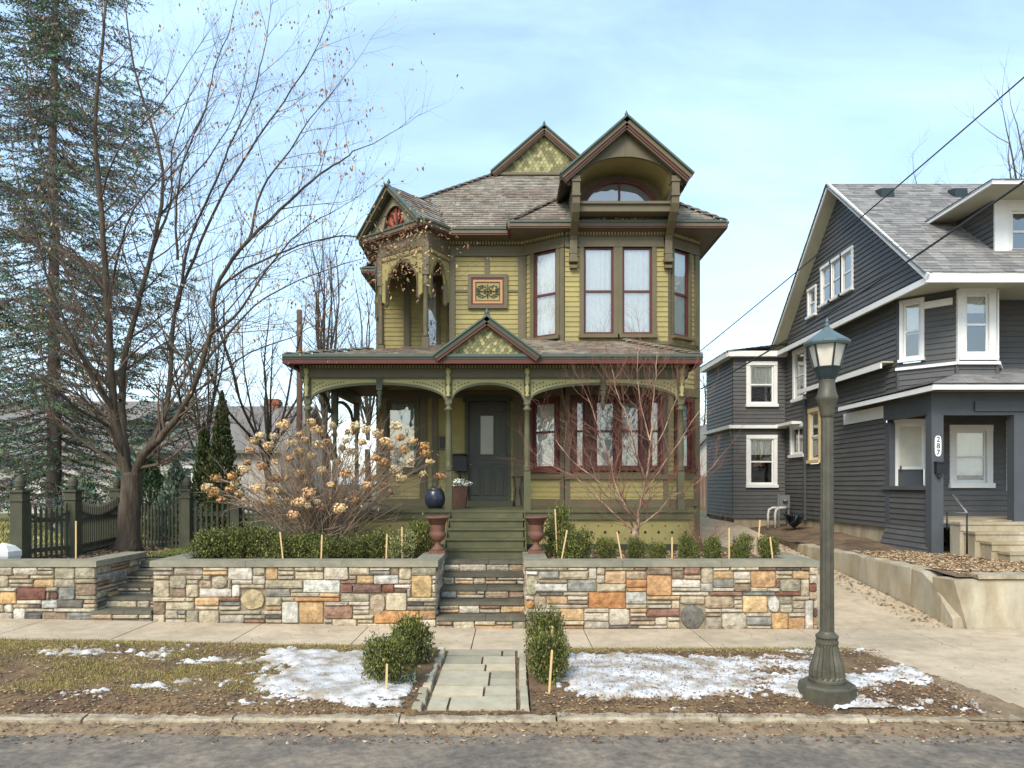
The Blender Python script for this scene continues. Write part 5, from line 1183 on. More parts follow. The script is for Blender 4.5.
# --- big bare tree in the left yard
Tt = empty('bare_tree', (PX(128, 13.2), 13.2, .88), 'large bare multi-limbed tree with a few dry leaves, growing inside the left picket fence', 'tree')
def LM(seq, r0, r1): return ([P(a, b, c) for a, b, c in seq], r0, r1)
limbs = [LM([(128, 552, 13.2), (129, 520, 13.2), (131, 495, 13.2), (132, 472, 13.2)], .215, .17),
 LM([(130, 488, 13.2), (121, 450, 13.1), (114, 412, 13.0), (111, 370, 12.9), (108, 310, 12.8), (104, 250, 12.7), (99, 180, 12.6), (95, 120, 12.5), (99, 75, 12.4), (104, 20, 12.3)], .12, .022),
 LM([(130, 482, 13.3), (124, 440, 13.4), (122, 395, 13.5), (126, 350, 13.6), (138, 305, 13.7), (149, 262, 13.8), (160, 215, 13.9), (163, 170, 14.0), (152, 125, 14.1), (137, 80, 14.2), (128, 30, 14.3)], .10, .016),
 LM([(134, 480, 13.2), (143, 455, 13.1), (160, 438, 12.9), (182, 410, 12.7), (199, 372, 12.5), (211, 330, 12.3), (216, 290, 12.1), (240, 250, 11.9), (280, 210, 11.8), (312, 180, 11.7), (340, 162, 11.7), (356, 150, 11.7)], .10, .009),
 LM([(138, 470, 13.2), (150, 446, 13.4), (164, 415, 13.6), (170, 380, 13.8), (172, 340, 14), (178, 300, 14.1), (194, 258, 14.2), (220, 200, 14.3), (250, 150, 14.4), (276, 112, 14.5), (304, 72, 14.5)], .085, .012),
 LM([(177, 310, 14.1), (190, 240, 13.8), (218, 176, 13.6), (232, 140, 13.5), (252, 100, 13.4), (262, 60, 13.3)], .035, .01),
 LM([(178, 260, 13.9), (176, 215, 13.8), (184, 160, 13.7), (205, 110, 13.6), (214, 70, 13.6), (230, 30, 13.6)], .03, .008),
 LM([(114, 412, 13.0), (96, 380, 12.6), (80, 355, 12.3), (66, 325, 12.0), (50, 285, 11.8), (36, 235, 11.6), (18, 180, 11.4)], .06, .01),
 LM([(112, 354, 12.9), (86, 320, 13.2), (68, 277, 13.5), (54, 225, 13.7), (44, 170, 13.9), (30, 110, 14), (26, 60, 14)], .05, .01),
 LM([(117, 432, 13.1), (96, 418, 12.6), (76, 408, 12.2), (60, 392, 11.9), (42, 380, 11.7), (14, 372, 11.5)], .04, .01),
 LM([(105, 290, 12.8), (84, 262, 13.2), (60, 250, 13.4), (30, 240, 13.5), (0, 225, 13.6)], .03, .01),
 LM([(200, 370, 12.5), (232, 330, 12.9), (262, 300, 13.2), (300, 280, 13.4), (350, 262, 13.6)], .03, .008),
 LM([(216, 290, 12.1), (248, 268, 12.4), (300, 245, 12.7), (345, 236, 12.9), (375, 242, 13.0), (405, 262, 13.1)], .03, .006),
 LM([(150, 255, 13.8), (170, 205, 13.5), (172, 150, 13.3), (190, 95, 13.2)], .03, .008),
 LM([(100, 200, 12.6), (118, 150, 12.2), (150, 118, 12.0), (178, 80, 11.8)], .022, .007),
 LM([(97, 140, 12.5), (80, 100, 12.3), (66, 60, 12.2)], .02, .007),
 LM([(108, 305, 12.8), (122, 240, 12.2), (140, 200, 11.9), (176, 160, 11.7), (200, 120, 11.6)], .03, .007),
 LM([(60, 392, 12.0), (40, 350, 12.2), (24, 310, 12.4), (6, 280, 12.5)], .022, .006), LM([(120, 400, 13.4), (92, 350, 14), (70, 310, 14.4), (40, 290, 14.6), (10, 262, 14.8)], .03, .006),
 LM([(210, 335, 12.3), (240, 310, 11.8), (268, 268, 11.5), (300, 232, 11.4), (336, 210, 11.4)], .035, .006), LM([(250, 240, 11.9), (262, 190, 12.3), (290, 150, 12.5), (310, 118, 12.6), (330, 95, 12.6)], .03, .006), LM([(186, 398, 12.7), (222, 372, 12.3), (250, 352, 12), (290, 338, 11.8), (320, 322, 11.8)], .028, .006), LM([(160, 215, 13.9), (190, 180, 14.4), (214, 150, 14.7), (236, 110, 14.8), (246, 70, 14.9)], .026, .006),
 LM([(164, 415, 13.6), (200, 352, 14.3), (236, 300, 14.6), (280, 258, 14.8), (330, 238, 15)], .03, .007)]
tips = limb_tree(Tt, limbs, rn, 'bark', 'twig', per=.95, l2=(.8, 1.8), lev=2, kids=(4, 5))
LC = [rgb(150, 116, 84), rgb(128, 92, 66), rgb(176, 142, 106), rgb(110, 84, 64), rgb(190, 160, 120)]
m = MB()
for p, d in tips:
    px = 512+p.x*FPX/p.y; near = px > 230
    if rn.random() < (.34 if near else .12):
        for k in range(rn.randint(1, 3)):
            leafq(m, p+rv(rn, .05)-UP*.03, rn.uniform(.02, .042), rn, rn.choice(LC), ax=V3((rn.uniform(-.6, .6), rn.uniform(-.6, .6), -1)))
for i in range(650):   # the dry cluster in front of the turret
    c = P(rn.gauss(402, 24), rn.gauss(250, 20), 13.1); leafq(m, c, rn.uniform(.022, .045), rn, rn.choice(LC))
m.build('dry_leaves', 'leaf', Tt)
# --- generic upright bare tree
def bare_tree(x, y, z, h, label, r, group=None, spread=.35, r0=.16, n=9, lev=3, bark='bark', twig='twig', lean=0, l2=None, cat='tree', kids=(3, 4)):
    o = empty('bare_tree', (x, y, z), label, cat, group); b = V3((x, y, z)); fork = h*.25
    L = [([b, b+UP*fork*.5+rv(r, .06), b+UP*fork+rv(r, .1)], r0, r0*.75)]
    for i in range(n):
        a = 2*math.pi*i/n+r.uniform(-.3, .3); s = spread*h*r.uniform(.25, 1)*(1 if i else .1); top = b+V3((math.cos(a)*s, math.sin(a)*s, h*r.uniform(.72, 1.0)))
        st = b+UP*fork*r.uniform(.7, 1.6); mid1 = st.lerp(top, .35)+V3((math.cos(a), math.sin(a), 0))*s*.12; mid2 = st.lerp(top, .7)+rv(r, h*.025)
        L.append(([st, mid1, mid2, top], r0*.5, .018))
    limb_tree(o, L, r, bark, twig, per=h*.16, l2=l2 or (h*.09, h*.17), lev=lev-1, up=.2, kids=kids, rmin=.006 if z < .5 else .017)
    return o
rb2 = random.Random(5)
bare_tree(PX(1010, 30), 30, .8, 16.5, 'big bare tree rising behind the grey house roof at the right edge', rb2, 'bare trees behind the houses', n=15, r0=.34, spread=.26)
bare_tree(PX(325, 34), 34, .8, 13.6, 'tall narrow bare tree left of the yellow house porch roof', rb2, 'bare trees behind the houses', spread=.06, n=12, r0=.2, l2=(1.2, 2.6))
bare_tree(PX(268, 26), 26, .8, 7.5, 'low spreading bare tree between the arborvitae and the wooden pole', rb2, 'bare trees behind the houses', spread=.42, n=10, r0=.14)
bare_tree(PX(368, 40), 40, .8, 12.5, 'bare tree directly behind the left edge of the yellow house', rb2, 'bare trees behind the houses', spread=.2, n=9, r0=.2)
bare_tree(PX(206, 22), 22, .8, 7.4, 'slender bare tree standing behind the arborvitae', rb2, 'bare trees behind the houses', spread=.3, n=8, r0=.1)
bare_tree(PX(702, 45), 45, .8, 9, 'bare tree in the gap between the two houses', rb2, 'bare trees behind the houses', spread=.25, n=8, r0=.15)
bare_tree(-5, -16, 0, 13, 'bare street tree across the road, behind the viewer to the left', rb2, 'bare trees across the street', spread=.35, n=9, r0=.25)
bare_tree(7, -18, 0, 14, 'bare street tree across the road, behind the viewer to the right', rb2, 'bare trees across the street', spread=.35, n=9, r0=.25)
# --- blue spruce
def spruce(x, y, z, h, R, label, r, col, dens=1.0, zlo=.9):
    o = empty('spruce_tree', (x, y, z), label, 'tree'); b = V3((x, y, z)); m = MB()
    m.tube([b+UP*(h*i/10)+rv(r, .04) for i in range(11)], [.19*(1-i/10.5) for i in range(11)], 10); m.build('trunk', 'sprucebark', o)
    m = MB(); br = MB(); hh = zlo
    while hh < h-.2:
        f = 1-hh/h; nb = int(r.choice((5, 6, 7))*dens)
        for i in range(nb):
            a = r.uniform(0, 6.283); L_ = (R*f**.75+.15)*r.uniform(.65, 1.05); dv = V3((math.cos(a), math.sin(a), 0)); st = b+UP*hh
            N = max(4, int(L_/.22)); pts = [st+dv*(L_*k/N)+UP*(-.30*L_*(math.sin(k/N*2.6))*.6+.08*L_*(k/N)**2) for k in range(N+1)]
            br.tube(pts, [.018*(1-k/(N+1)) for k in range(N+1)], 4, caps=False)
            sd = dv.cross(UP)
            for k in range(1, N+1):
                t = k/N; tl = (.24+.36*(1-abs(t-.45)*1.1))*r.uniform(.7, 1.2)*(1 if L_ > 1 else .6)
                for s in ((-1, 1, 0) if k > N*.5 else (-1, 1)):
                    if r.random() < .16: continue
                    td = (dv*(.7 if s else 1)+sd*s*.75+UP*r.uniform(-.45, .0)).normalized(); q = pts[k]
                    c = tuple(w*r.uniform(.55, 1.3) for w in r.choice(col))
                    nn = 6
                    for j in range(nn):
                        p = q+td*(tl*(j+.5)/nn)
                        for g in range(4):
                            dd = (td*.8+rv(r, .7)).normalized(); w = dd.cross(rv(r)).normalized()*.013
                            ee = p+dd*r.uniform(.07, .12); m.face([p-w, p+w, ee], c)
        hh += r.uniform(.19, .30)
    br.build('branches', 'sprucebark', o); m.build('needles', 'foliage', o); return o
SB = [rgb(112, 126, 104), rgb(96, 112, 92), rgb(124, 134, 110), rgb(88, 100, 76), rgb(128, 138, 122)]
rs = random.Random(9)
spruce(PX(54, 19), 19, .85, 20.5, 4.5, 'tall airy blue green spruce behind the fence at the far left', rs, SB, dens=1.25)
spruce(PX(-40, 23), 23, .85, 11.5, 2.6, 'second spruce partly outside the left edge of the view', rs, SB, dens=.9)
# --- leafy conical evergreen, shrubs
def leafball(m, c, rx, ry, rz, n, s, cols, r, fill=.5, lump=.18, seed=0, tri=False):
    for i in range(n):
        d = rv(r).normalized(); k = fill+(1-fill)*r.random()**.6; k *= 1+lump*noise.noise(d*2.3+V3((seed, 0, 0)))*2
        p = c+V3((d.x*rx, d.y*ry, d.z*rz))*k; sh = r.uniform(.7, 1.25)
        cc = r.choice(cols); leafq(m, p, s*r.uniform(.7, 1.3), r, (cc[0]*sh, cc[1]*sh, cc[2]*sh), ax=(d*.6+rv(r, .8)))
BX = [rgb(52, 60, 30), rgb(96, 104, 48), rgb(80, 90, 42), rgb(118, 122, 58), rgb(64, 74, 36), rgb(138, 134, 68)]
PLG = [rgb(132, 132, 84), rgb(112, 116, 66), rgb(150, 144, 98), rgb(92, 100, 54)]
AV = [rgb(70, 80, 40), rgb(56, 68, 36), rgb(92, 96, 48), rgb(44, 56, 32)]
def conic(px, Y, h, R, label, r, cols=AV, n=5200, name='arborvitae', zb=.85):
    o = empty(name, (PX(px, Y), Y, zb), label, 'evergreen'); m = MB(); m.tube([V3((PX(px, Y), Y, zb)), V3((PX(px, Y), Y, zb+h*.8))], [.06, .02], 6); m.build('trunk', 'bark', o)
    m = MB()
    for i in range(n):
        t = r.random()**1.25; a = r.uniform(0, 6.283); rad = R*(1-t)**.75*r.uniform(.55, 1.05)*(1+.22*noise.noise(V3((math.cos(a)*2, math.sin(a)*2, t*6))))
        cc = r.choice(cols); sh = r.uniform(.7, 1.3); leafq(m, V3((PX(px, Y)+rad*math.cos(a), Y+rad*math.sin(a), zb+.12+t*(h-.1))), r.uniform(.03, .06), r, tuple(q*sh for q in cc), ax=V3((math.cos(a)*.4, math.sin(a)*.4, 1))+rv(r, .4))
    m.build('foliage', 'foliage', o)
rc = random.Random(3)
conic(222, 16.5, 3.35, .5, 'tall dark conical arborvitae in the yard, tallest evergreen beside the tan-headed shrub', rc)
conic(204, 17.5, 2.7, .42, 'shorter conical arborvitae just left of the tall one', rc, n=4000)
conic(176, 15.0, 1.75, .55, 'loose bluish young conifer behind the fence, right of the bare tree trunk', rc, cols=SB, n=3800, name='young_conifer')
conic(84, 17.0, 1.5, .6, 'low bluish conifer behind the fence under the spruce', rc, cols=SB, n=3000, name='young_conifer')
conic(150, 18.5, 1.9, .8, 'broad dark evergreen shrub behind the fence', rc, cols=[rgb(62, 84, 56), rgb(52, 70, 48), rgb(78, 98, 64)], n=4200, name='evergreen_shrub')
# boxwoods: four mesh variants, copied
def boxmesh(seed, cols, n=6500):
    r = random.Random(seed); o = empty('boxwood', (0, 0, 0)); m = MB()
    for k in range(9): a = r.uniform(0, 6.28); m.tube([V3((0, 0, -.03)), V3((math.cos(a)*.3, math.sin(a)*.3, .3)), V3((math.cos(a)*.6, math.sin(a)*.6, .75))], [.02, .014, .006], 4, caps=False)
    m.build('stems', 'twig', o); m = MB(); [leafball(m, V3((r.uniform(-.5, .5), r.uniform(-.5, .5), r.uniform(.25, .68))), .42, .42, .34, n//10, .036, [tuple(w*q for w in cc) for cc in cols], r, fill=.5, lump=.35, seed=seed+q) for q in [r.uniform(.62, 1.2) for _ in range(11)]]; m.build('foliage', 'foliage', o); return o
protos = [boxmesh(1, BX), boxmesh(2, BX), boxmesh(3, BX), boxmesh(4, PLG), boxmesh(5, BX, 7500)]
def put(k, px, Y, w, h, label, group, z=.84, first=set()):
    o = copy_tree(protos[k]); o.location = (PX(px, Y), Y, z); o.scale = (w, w, h*1.12); o.rotation_euler = (0, 0, rn.uniform(0, 6)); tag(o, label, 'shrub', group)
    return o
gl = 'boxwoods in the left planting bed'; gr = 'boxwoods in the right planting bed'
LB = [(211, 11.35, .40, .52, 0, 'boxwood at the left end of the hedge, beside the side steps'), (241, 11.5, .42, .56, 1, 'second boxwood from the left end of the left hedge'), (270, 11.4, .42, .54, 2, 'third boxwood from the left end of the left hedge'), (300, 11.5, .40, .46, 0, 'boxwood under the left part of the tan-headed shrub'), (330, 11.4, .36, .42, 1, 'boxwood under the middle of the tan-headed shrub'), (360, 11.5, .34, .42, 2, 'boxwood below the right half of the tan-headed shrub'), (403, 11.5, .34, .52, 3, 'pale yellowish green shrub near the left urn'), (422, 11.95, .30, .62, 0, 'dark green shrub tucked behind the left urn'), (382, 11.7, .34, .48, 4, 'dark boxwood just left of the pale yellowish shrub')]
for a in LB: put(a[4], a[0], a[1], a[2], a[3], a[5], gl)
RB_ = [(574, 11.5, .34, .50, 1, 'rounded boxwood with two stakes nearest the right urn'), (560, 12.1, .34, .85, 2, 'taller loose shrub right of the right urn'), (607, 11.5, .20, .38, 0, 'small boxwood third from the right urn'), (636, 11.6, .21, .40, 2, 'small boxwood left of the multi-stemmed tree'), (655, 11.25, .18, .34, 4, 'smallest boxwood, below the multi-stemmed tree'), (688, 11.5, .20, .42, 1, 'small boxwood right of the multi-stemmed tree'), (712, 11.5, .19, .40, 0, 'small boxwood in the right bed, third from the driveway'), (742, 11.5, .23, .45, 2, 'bushier boxwood second from the driveway'), (765, 11.4, .22, .42, 4, 'boxwood nearest the driveway')]
for a in RB_: put(a[4], a[0], a[1], a[2], a[3], a[5], gr)
gs = 'shrubs flanking the flagstone walk'
put(0, 390, 7.4, .31, .50, 'front evergreen shrub left of the flagstone walk, close to the kerb', gs, z=.02); put(4, 409, 8.1, .31, .56, 'rear evergreen shrub left of the flagstone walk, by the sidewalk', gs, z=.02)
put(4, 552, 7.5, .27, .52, 'front evergreen shrub right of the flagstone walk, close to the kerb', gs, z=.02); put(1, 545, 8.3, .27, .60, 'rear evergreen shrub right of the flagstone walk, by the sidewalk', gs, z=.02)
for p_ in protos:
    for ch in [q for q in bpy.data.objects if q.parent == p_]: bpy.data.objects.remove(ch)
    bpy.data.objects.remove(p_)
# --- hydrangea with tan dried flower heads
Hy = empty('hydrangea_shrub', (PX(318, 12.4), 12.4, .86), 'large leafless shrub with tan dried flower heads in the left bed', 'shrub')
rh = random.Random(31); c0 = V3((PX(322, 12.4), 12.4, .86)); st = MB(); tw = MB(); tipsH = []
HD = [(207, 487), (216, 478), (229, 490), (240, 494), (235, 484), (247, 463), (268, 446), (261, 435), (254, 441), (283, 424), (292, 442), (300, 434), (305, 440), (318, 430), (318, 445), (327, 442), (346, 441), (300, 473), (276, 479), (272, 490), (270, 500), (278, 491), (287, 502), (309, 493), (318, 502), (299, 502), (293, 515), (331, 485), (341, 489), (308, 506), (311, 517), (366, 429), (355, 426), (375, 458), (397, 426), (391, 446), (385, 441), (404, 450), (384, 462), (396, 470), (400, 437), (426, 453), (430, 462), (401, 478), (423, 474), (368, 485), (385, 485), (440, 476), (424, 446), (350, 432), (244, 470), (214, 492), (262, 466), (285, 492), (322, 507), (329, 506), (250, 450), (412, 441), (352, 452), (366, 470), (298, 452), (257, 488), (338, 462), (346, 474), (312, 456), (322, 470), (333, 425), (290, 458), (276, 462), (286, 478), (306, 482), (356, 498), (372, 478), (340, 508), (232, 476), (222, 500), (246, 500), (258, 505), (362, 442), (342, 448), (274, 436), (312, 422), (378, 434), (410, 462), (392, 492)]
heads = []
for (px, py) in HD:
    Y = 12.4+rh.uniform(-1.0, .9); tip = P(px, py, Y); base = c0+V3((rh.uniform(-.25, .25), rh.uniform(-.3, .3), 0)); mid = base.lerp(tip, .5)+V3((0, 0, .25))-V3((tip.x-base.x, tip.y-base.y, 0))*.1
    n = 7; pts = [(base*(1-t)**2+mid*2*t*(1-t)+tip*t*t)+rv(rh, .03) for t in [i/n for i in range(n)]]+[tip]
    st.tube(pts, [.016*(1-.7*i/n) for i in range(n+1)], 5, caps=False)
    for k in range(7):
        i = rh.randint(2, n-1); twigs(tw, pts[i], (pts[i+1]-pts[i]).normalized()*.5+rv(rh, .6)+UP*.2, rh.uniform(.3, .7), .007, 1, rh, tipsH, .1, (2, 3))
    heads.append((tip, rh.uniform(.06, .115)))
for k in range(64):
    a = rh.uniform(0, 6.28); R_ = rh.uniform(.4, 1.7); tip = c0+V3((R_*math.cos(a), R_*.7*math.sin(a), rh.uniform(.6, 2.5)*(1-.15*R_))); base = c0+V3((rh.uniform(-.25, .25), rh.uniform(-.3, .3), 0)); n = 6
    pts = [base.lerp(tip, i/n)+rv(rh, .05) for i in range(n+1)]; st.tube(pts, [.014*(1-.7*i/n) for i in range(n+1)], 5, caps=False)
    for q in range(4): i = rh.randint(2, n-1); twigs(tw, pts[i], (pts[i+1]-pts[i]).normalized()*.5+rv(rh, .6)+UP*.2, rh.uniform(.3, .6), .006, 1, rh, tipsH, .1, (2, 3))
st.build('stems', mat('brown shrub stems', rgb(138, 120, 100), .95, 8, .2), Hy); tw.build('twigs', mat('brown shrub twigs', rgb(142, 122, 104), .95, 8, .2), Hy)
HC = [rgb(204, 178, 132), rgb(208, 186, 146), rgb(190, 158, 112), rgb(190, 146, 94), rgb(222, 188, 138), rgb(170, 130, 90), rgb(196, 158, 116)]
for tip, s in heads:
    m = MB(); hc_ = rh.choice(HC)
    for i in range(95):
        d = rv(rh).normalized(); p = tip+V3((d.x*1.1, d.y*1.1, d.z*.85))*s*rh.uniform(.5, 1.05)*(1+.3*noise.noise(d*2+tip*9)); sh = rh.uniform(.8, 1.2); u = d.orthogonal().normalized(); v = d.cross(u); a = rh.uniform(0, 3.1); u2 = u*math.cos(a)+v*math.sin(a); v2 = d.cross(u2)+d*rh.uniform(-.4, .4); q = rh.uniform(.012, .019)
        m.face([p-u2*q-v2*q, p+u2*q-v2*q, p+u2*q+v2*q, p-u2*q+v2*q], tuple(w*sh for w in hc_))
    m.build('flower_head', 'leaf', Hy)
m = MB()
for p, d in tipsH:
    if rh.random() < .10: leafq(m, p, rh.uniform(.02, .035), rh, rh.choice(LC))
m.build('withered_leaves', 'leaf', Hy)
# --- multi-stemmed small tree in the right bed
Bt = empty('multi_stem_tree', (PX(640, 12.3), 12.3, .86), 'small bare tree with several peeling reddish stems in the right bed', 'tree')
r3 = random.Random(12); Y = 12.3
L = [LM([(634, 541, Y), (635, 535, Y), (636, 530, Y), (637, 526, Y)], .07, .055), LM([(637, 528, Y), (640, 505, 12.2), (646, 480, 12.1), (650, 450, 12.1), (652, 420, 12.1), (655, 385, 12.1), (657, 352, 12.1)], .036, .005),
     LM([(634, 528, Y), (626, 508, 12.0), (616, 485, 11.9), (608, 455, 11.8), (598, 425, 11.7), (588, 398, 11.7)], .024, .006), LM([(640, 526, Y), (655, 515, 12.4), (668, 500, 12.5), (685, 490, 12.6), (704, 476, 12.6), (722, 455, 12.6)], .019, .006),
     LM([(633, 530, Y), (610, 510, 12.4), (588, 488, 12.6), (566, 472, 12.7), (544, 462, 12.8)], .018, .005), LM([(646, 480, 12.1), (636, 455, 11.8), (630, 425, 11.7), (618, 395, 11.6), (612, 370, 11.6)], .022, .005), LM([(648, 460, 12.1), (664, 430, 12.3), (676, 400, 12.4), (690, 375, 12.4)], .015, .005), LM([(638, 525, Y), (618, 500, 11.6), (596, 480, 11.3), (574, 462, 11.2), (556, 440, 11.2)], .016, .005), LM([(650, 440, 12.1), (640, 400, 12.4), (637, 365, 12.5), (640, 345, 12.6)], .016, .005), LM([(641, 500, 12.2), (660, 470, 11.9), (680, 440, 11.8), (700, 410, 11.8)], .018, .005)]
limb_tree(Bt, L, r3, 'redbark', 'redtwig', per=.36, l2=(.45, 1.0), lev=2, up=.25, kids=(4, 6), trunk_sides=10)
# low bare twig bush by the driveway side of the house
o = empty('twig_shrub', (PX(706, 13), 13, .86), 'low tangled bare shrub at the right end of the porch', 'shrub'); tw = MB(); tp_ = []
for k in range(26): a = r3.uniform(0, 6.28); twigs(tw, V3((PX(704, 13), 13, .86)), V3((math.cos(a), math.sin(a), 1.1)), r3.uniform(.4, .8), .008, 1, r3, tp_, .1, (2, 3))
tw.build('stems', 'redtwig', o)
o = empty('rosette_plant', (PX(794, 19.5), 19.5, .92), 'dark spiky dead plant beside the pale vent pipes', 'plant'); tw = MB()
for k in range(90):
    a = r3.uniform(0, 6.28); b = V3((PX(794, 19.5), 19.5, .9)); e_ = b+V3((math.cos(a)*.45, math.sin(a)*.45, r3.uniform(.1, .5))); w = V3((-math.sin(a), math.cos(a), 0))*.02; m_ = b.lerp(e_, .5)+UP*.12; tw.face([b-w, b+w, m_+w, m_-w], (1, 1, 1)); tw.face([m_-w, m_+w, e_], (1, 1, 1))
tw.build('leaves', 'lampdark', o)
# ================================================================= GRASS, LEAVES, SNOW
rl = random.Random(99)
def litter(name, n, region, zf, cols, s=(.012, .03), flat=.35, keep=None):
    m = MB(); k = 0; t = 0
    while k < n and t < n*6:
        t += 1; x = rl.uniform(region[0], region[1]); y = region[2]+(region[3]-region[2])*rl.random()
        if keep and not keep(x, y): continue
        q = rl.uniform(*s); nrm = (UP+rv(rl, flat)).normalized(); u = nrm.cross(rv(rl)).normalized(); v = nrm.cross(u); p = V3((x, y, zf(x, y)+.006+rl.uniform(0, .012))); c = rl.choice(cols); sh = rl.uniform(.7, 1.25)
        cu_ = nrm*q*rl.uniform(0, .5)
        m.face([p-u*q+cu_, p-v*q*.55, p+u*q+cu_], tuple(w*sh for w in c)); m.face([p-u*q+cu_, p+u*q+cu_, p+v*q*.55], tuple(w*sh for w in c)); k += 1
    o = m.build(name, 'leaf'); o['kind'] = 'stuff'; return o
LL = [rgb(134, 108, 80), rgb(110, 84, 62), rgb(152, 126, 94), rgb(88, 68, 52), rgb(170, 148, 116), rgb(122, 82, 60), rgb(96, 80, 64)]
notwalk = lambda x, y: not (-.95 < x < .19)
litter('leaf_litter', 10000, (-6.6, 4.5, 6.6, 9.12), strip_z, LL, s=(.005, .024), keep=lambda x, y: notwalk(x, y) and (y < 7.15 or noise.noise(V3((x*.9, y*1.3, 1)))+.25 > rl.random()*.9))
litter('bed_leaves', 9000, (-8.6, 4.2, 10.7, 13.35), bed_z, LL, s=(.02, .045), keep=lambda x, y: not ((-1.25 < x < .33 and y < 12.3) or (-6.3 < x < -5.1 and y < 12.2) or (x < -5.0 and x > -6.3 and y > 12.3) or (x < -1 and y > 13.2)))
litter('yard_leaves', 2500, (-8.4, -4.4, 12.4, 14.3), bed_z, LL, s=(.02, .045))
litter('neighbour_leaves', 9000, (6.75, 10.5, 10.7, 14.5), nbr_z, [rgb(170, 146, 112), rgb(150, 118, 84), rgb(186, 164, 130), rgb(128, 100, 74)], s=(.015, .04))
litter('gutter_leaves', 1500, (-6, 5, 6.05, 6.47), lambda x, y: -.095+.045*sst(6.16, 6.46, y)+.02*nz_(x, y, 3)+.004, LL, s=(.01, .028))
litter('walk_leaves', 260, (-7, 6, 6.7, 10.4), lambda x, y: tilt(x, y)+.006, LL, s=(.008, .018), keep=lambda x, y: x > 4.8 or y > 9.15)
litter('driveway_leaves', 500, (5.9, 6.46, 10.5, 17), lambda x, y: dz(y)+.004, LL, s=(.015, .04))
def grass(name, n, region, zf, cols, h=(.010, .034), keep=None, lean=1.8, w=.003):
    m = MB(); k = 0; t = 0
    while k < n and t < n*5:
        t += 1; x = rl.uniform(region[0], region[1]); y = rl.uniform(region[2], region[3])
        if keep and not keep(x, y): continue
        z = zf(x, y)-.004; hh = rl.uniform(*h); a = rl.uniform(0, 6.28); d = V3((math.cos(a), math.sin(a), 0)); wv = V3((-d.y, d.x, 0))*w; b = V3((x, y, z)); c = rl.choice(cols); sh = rl.uniform(.75, 1.25)
        m.face([b-wv, b+wv, b+d*hh*lean*rl.random()+UP*hh], tuple(q*sh for q in c)); k += 1
    o = m.build(name, 'leaf'); o['kind'] = 'stuff'; return o
DG = [rgb(172, 152, 84), rgb(150, 136, 70), rgb(130, 126, 58), rgb(172, 156, 108), rgb(104, 106, 52), rgb(134, 106, 74)]
grass('dead_grass', 70000, (-6.6, -1.3, 6.95, 9.2), strip_z, DG, keep=lambda x, y: noise.noise(V3((x*1.4, y*1.9, 8)))+.55 > rl.random() and y > 7.0+.15*noise.noise(V3((x*2, 0, 0))))
grass('grass_edge', 9000, (.5, 4.3, 8.6, 9.2), strip_z, DG, keep=lambda x, y: y > 8.8+.2*noise.noise(V3((x*2, 3, 0))))
grass('lawn_grass', 22000, (-6.2, -3.9, 12.2, 14.4), bed_z, [rgb(96, 116, 50), rgb(112, 128, 60), rgb(80, 98, 44), rgb(140, 136, 80)], h=(.03, .07), w=.006)
grass('far_lawn', 16000, (-18, -8, 14.5, 27), bed_z, [rgb(166, 160, 92), rgb(140, 142, 78), rgb(184, 170, 112)], h=(.05, .1), w=.012)
# snow: a thin sheet whose ragged outline follows the drifts
def snowmask(x, y):
    n = .5*noise.noise(V3((x*1.1, y*1.6, 21)))+.26*noise.noise(V3((x*4.2, y*6, 5)))+.26*noise.noise(V3((x*12, y*16, 5)))+.14*noise.noise(V3((x*27, y*33, 5)))
    a = 0
    if x > .45: a = .62*sst(.5, .75, x)*sst(6.78, 7.1, y)*(1-sst(8.3+.25*math.sin(x*2), 8.75, y))*(1-.55*sst(1.8, 3.4, x))+.34*math.exp(-((x-1.3)/.7)**2-((y-8.05)/.6)**2)
    if x > 3.0: a = max(a, .42*math.exp(-((y-7.4-.4*(x-3.3))/.4)**2)+.18)
    if x < -1.0: a = .95*math.exp(-((x+1.85)/.75)**2-((y-7.45)/.6)**2)+.7*math.exp(-((x+2.1)/.8)**2-((y-8.4)/.4)**2)+.10*math.exp(-((x+4.6)/.9)**2-((y-8.55)/.2)**2)+.30*math.exp(-((x+3.5)/.5)**2-((y-8.15)/.25)**2)
    return a+n*1.15-.30
def snowoff(k): return min(.035, .005+k*.12) if k > 0 else .005+k*1.2
def snowgrid(name, x0, x1, y0, y1, st):
    m = MB(); nx = int((x1-x0)/st); ny = int((y1-y0)/st); z = {}
    for j in range(ny+1):
        for i in range(nx+1):
            x = x0+i*st; y = y0+j*st; k = snowmask(x, y); z[i, j] = (k, V3((x, y, strip_z(x, y)+snowoff(k)+min(1, max(0, k*6))*(.01*nz_(x, y, 7)+.004*nz_(x, y, 25)))))
            if True: m.v.append(z[i, j][1])
    F = []
    for j in range(ny):
        for i in range(nx):
            if -.93 < x0+i*st < .2: continue
            if max(z[i, j][0], z[i+1, j][0], z[i, j+1][0], z[i+1, j+1][0]) > -.02: a = j*(nx+1)+i; F.append((a, a+1, a+nx+2, a+nx+1))
    m.idx(0, F, sm=True); o = m.build(name, 'snow'); o['kind'] = 'stuff'
snowgrid('snow', -6.4, -1.0, 6.7, 9.1, .02); snowgrid('snow', .45, 4.4, 6.66, 9.0, .018)
def snow_top(x, y): return strip_z(x, y)+max(0, snowoff(snowmask(x, y)))
litter('leaves_on_snow', 3200, (.5, 4.4, 6.7, 8.9), snow_top, LL, s=(.007, .018)); litter('leaves_on_snow', 1000, (-5, -1, 6.9, 9), snow_top, LL, s=(.006, .016))

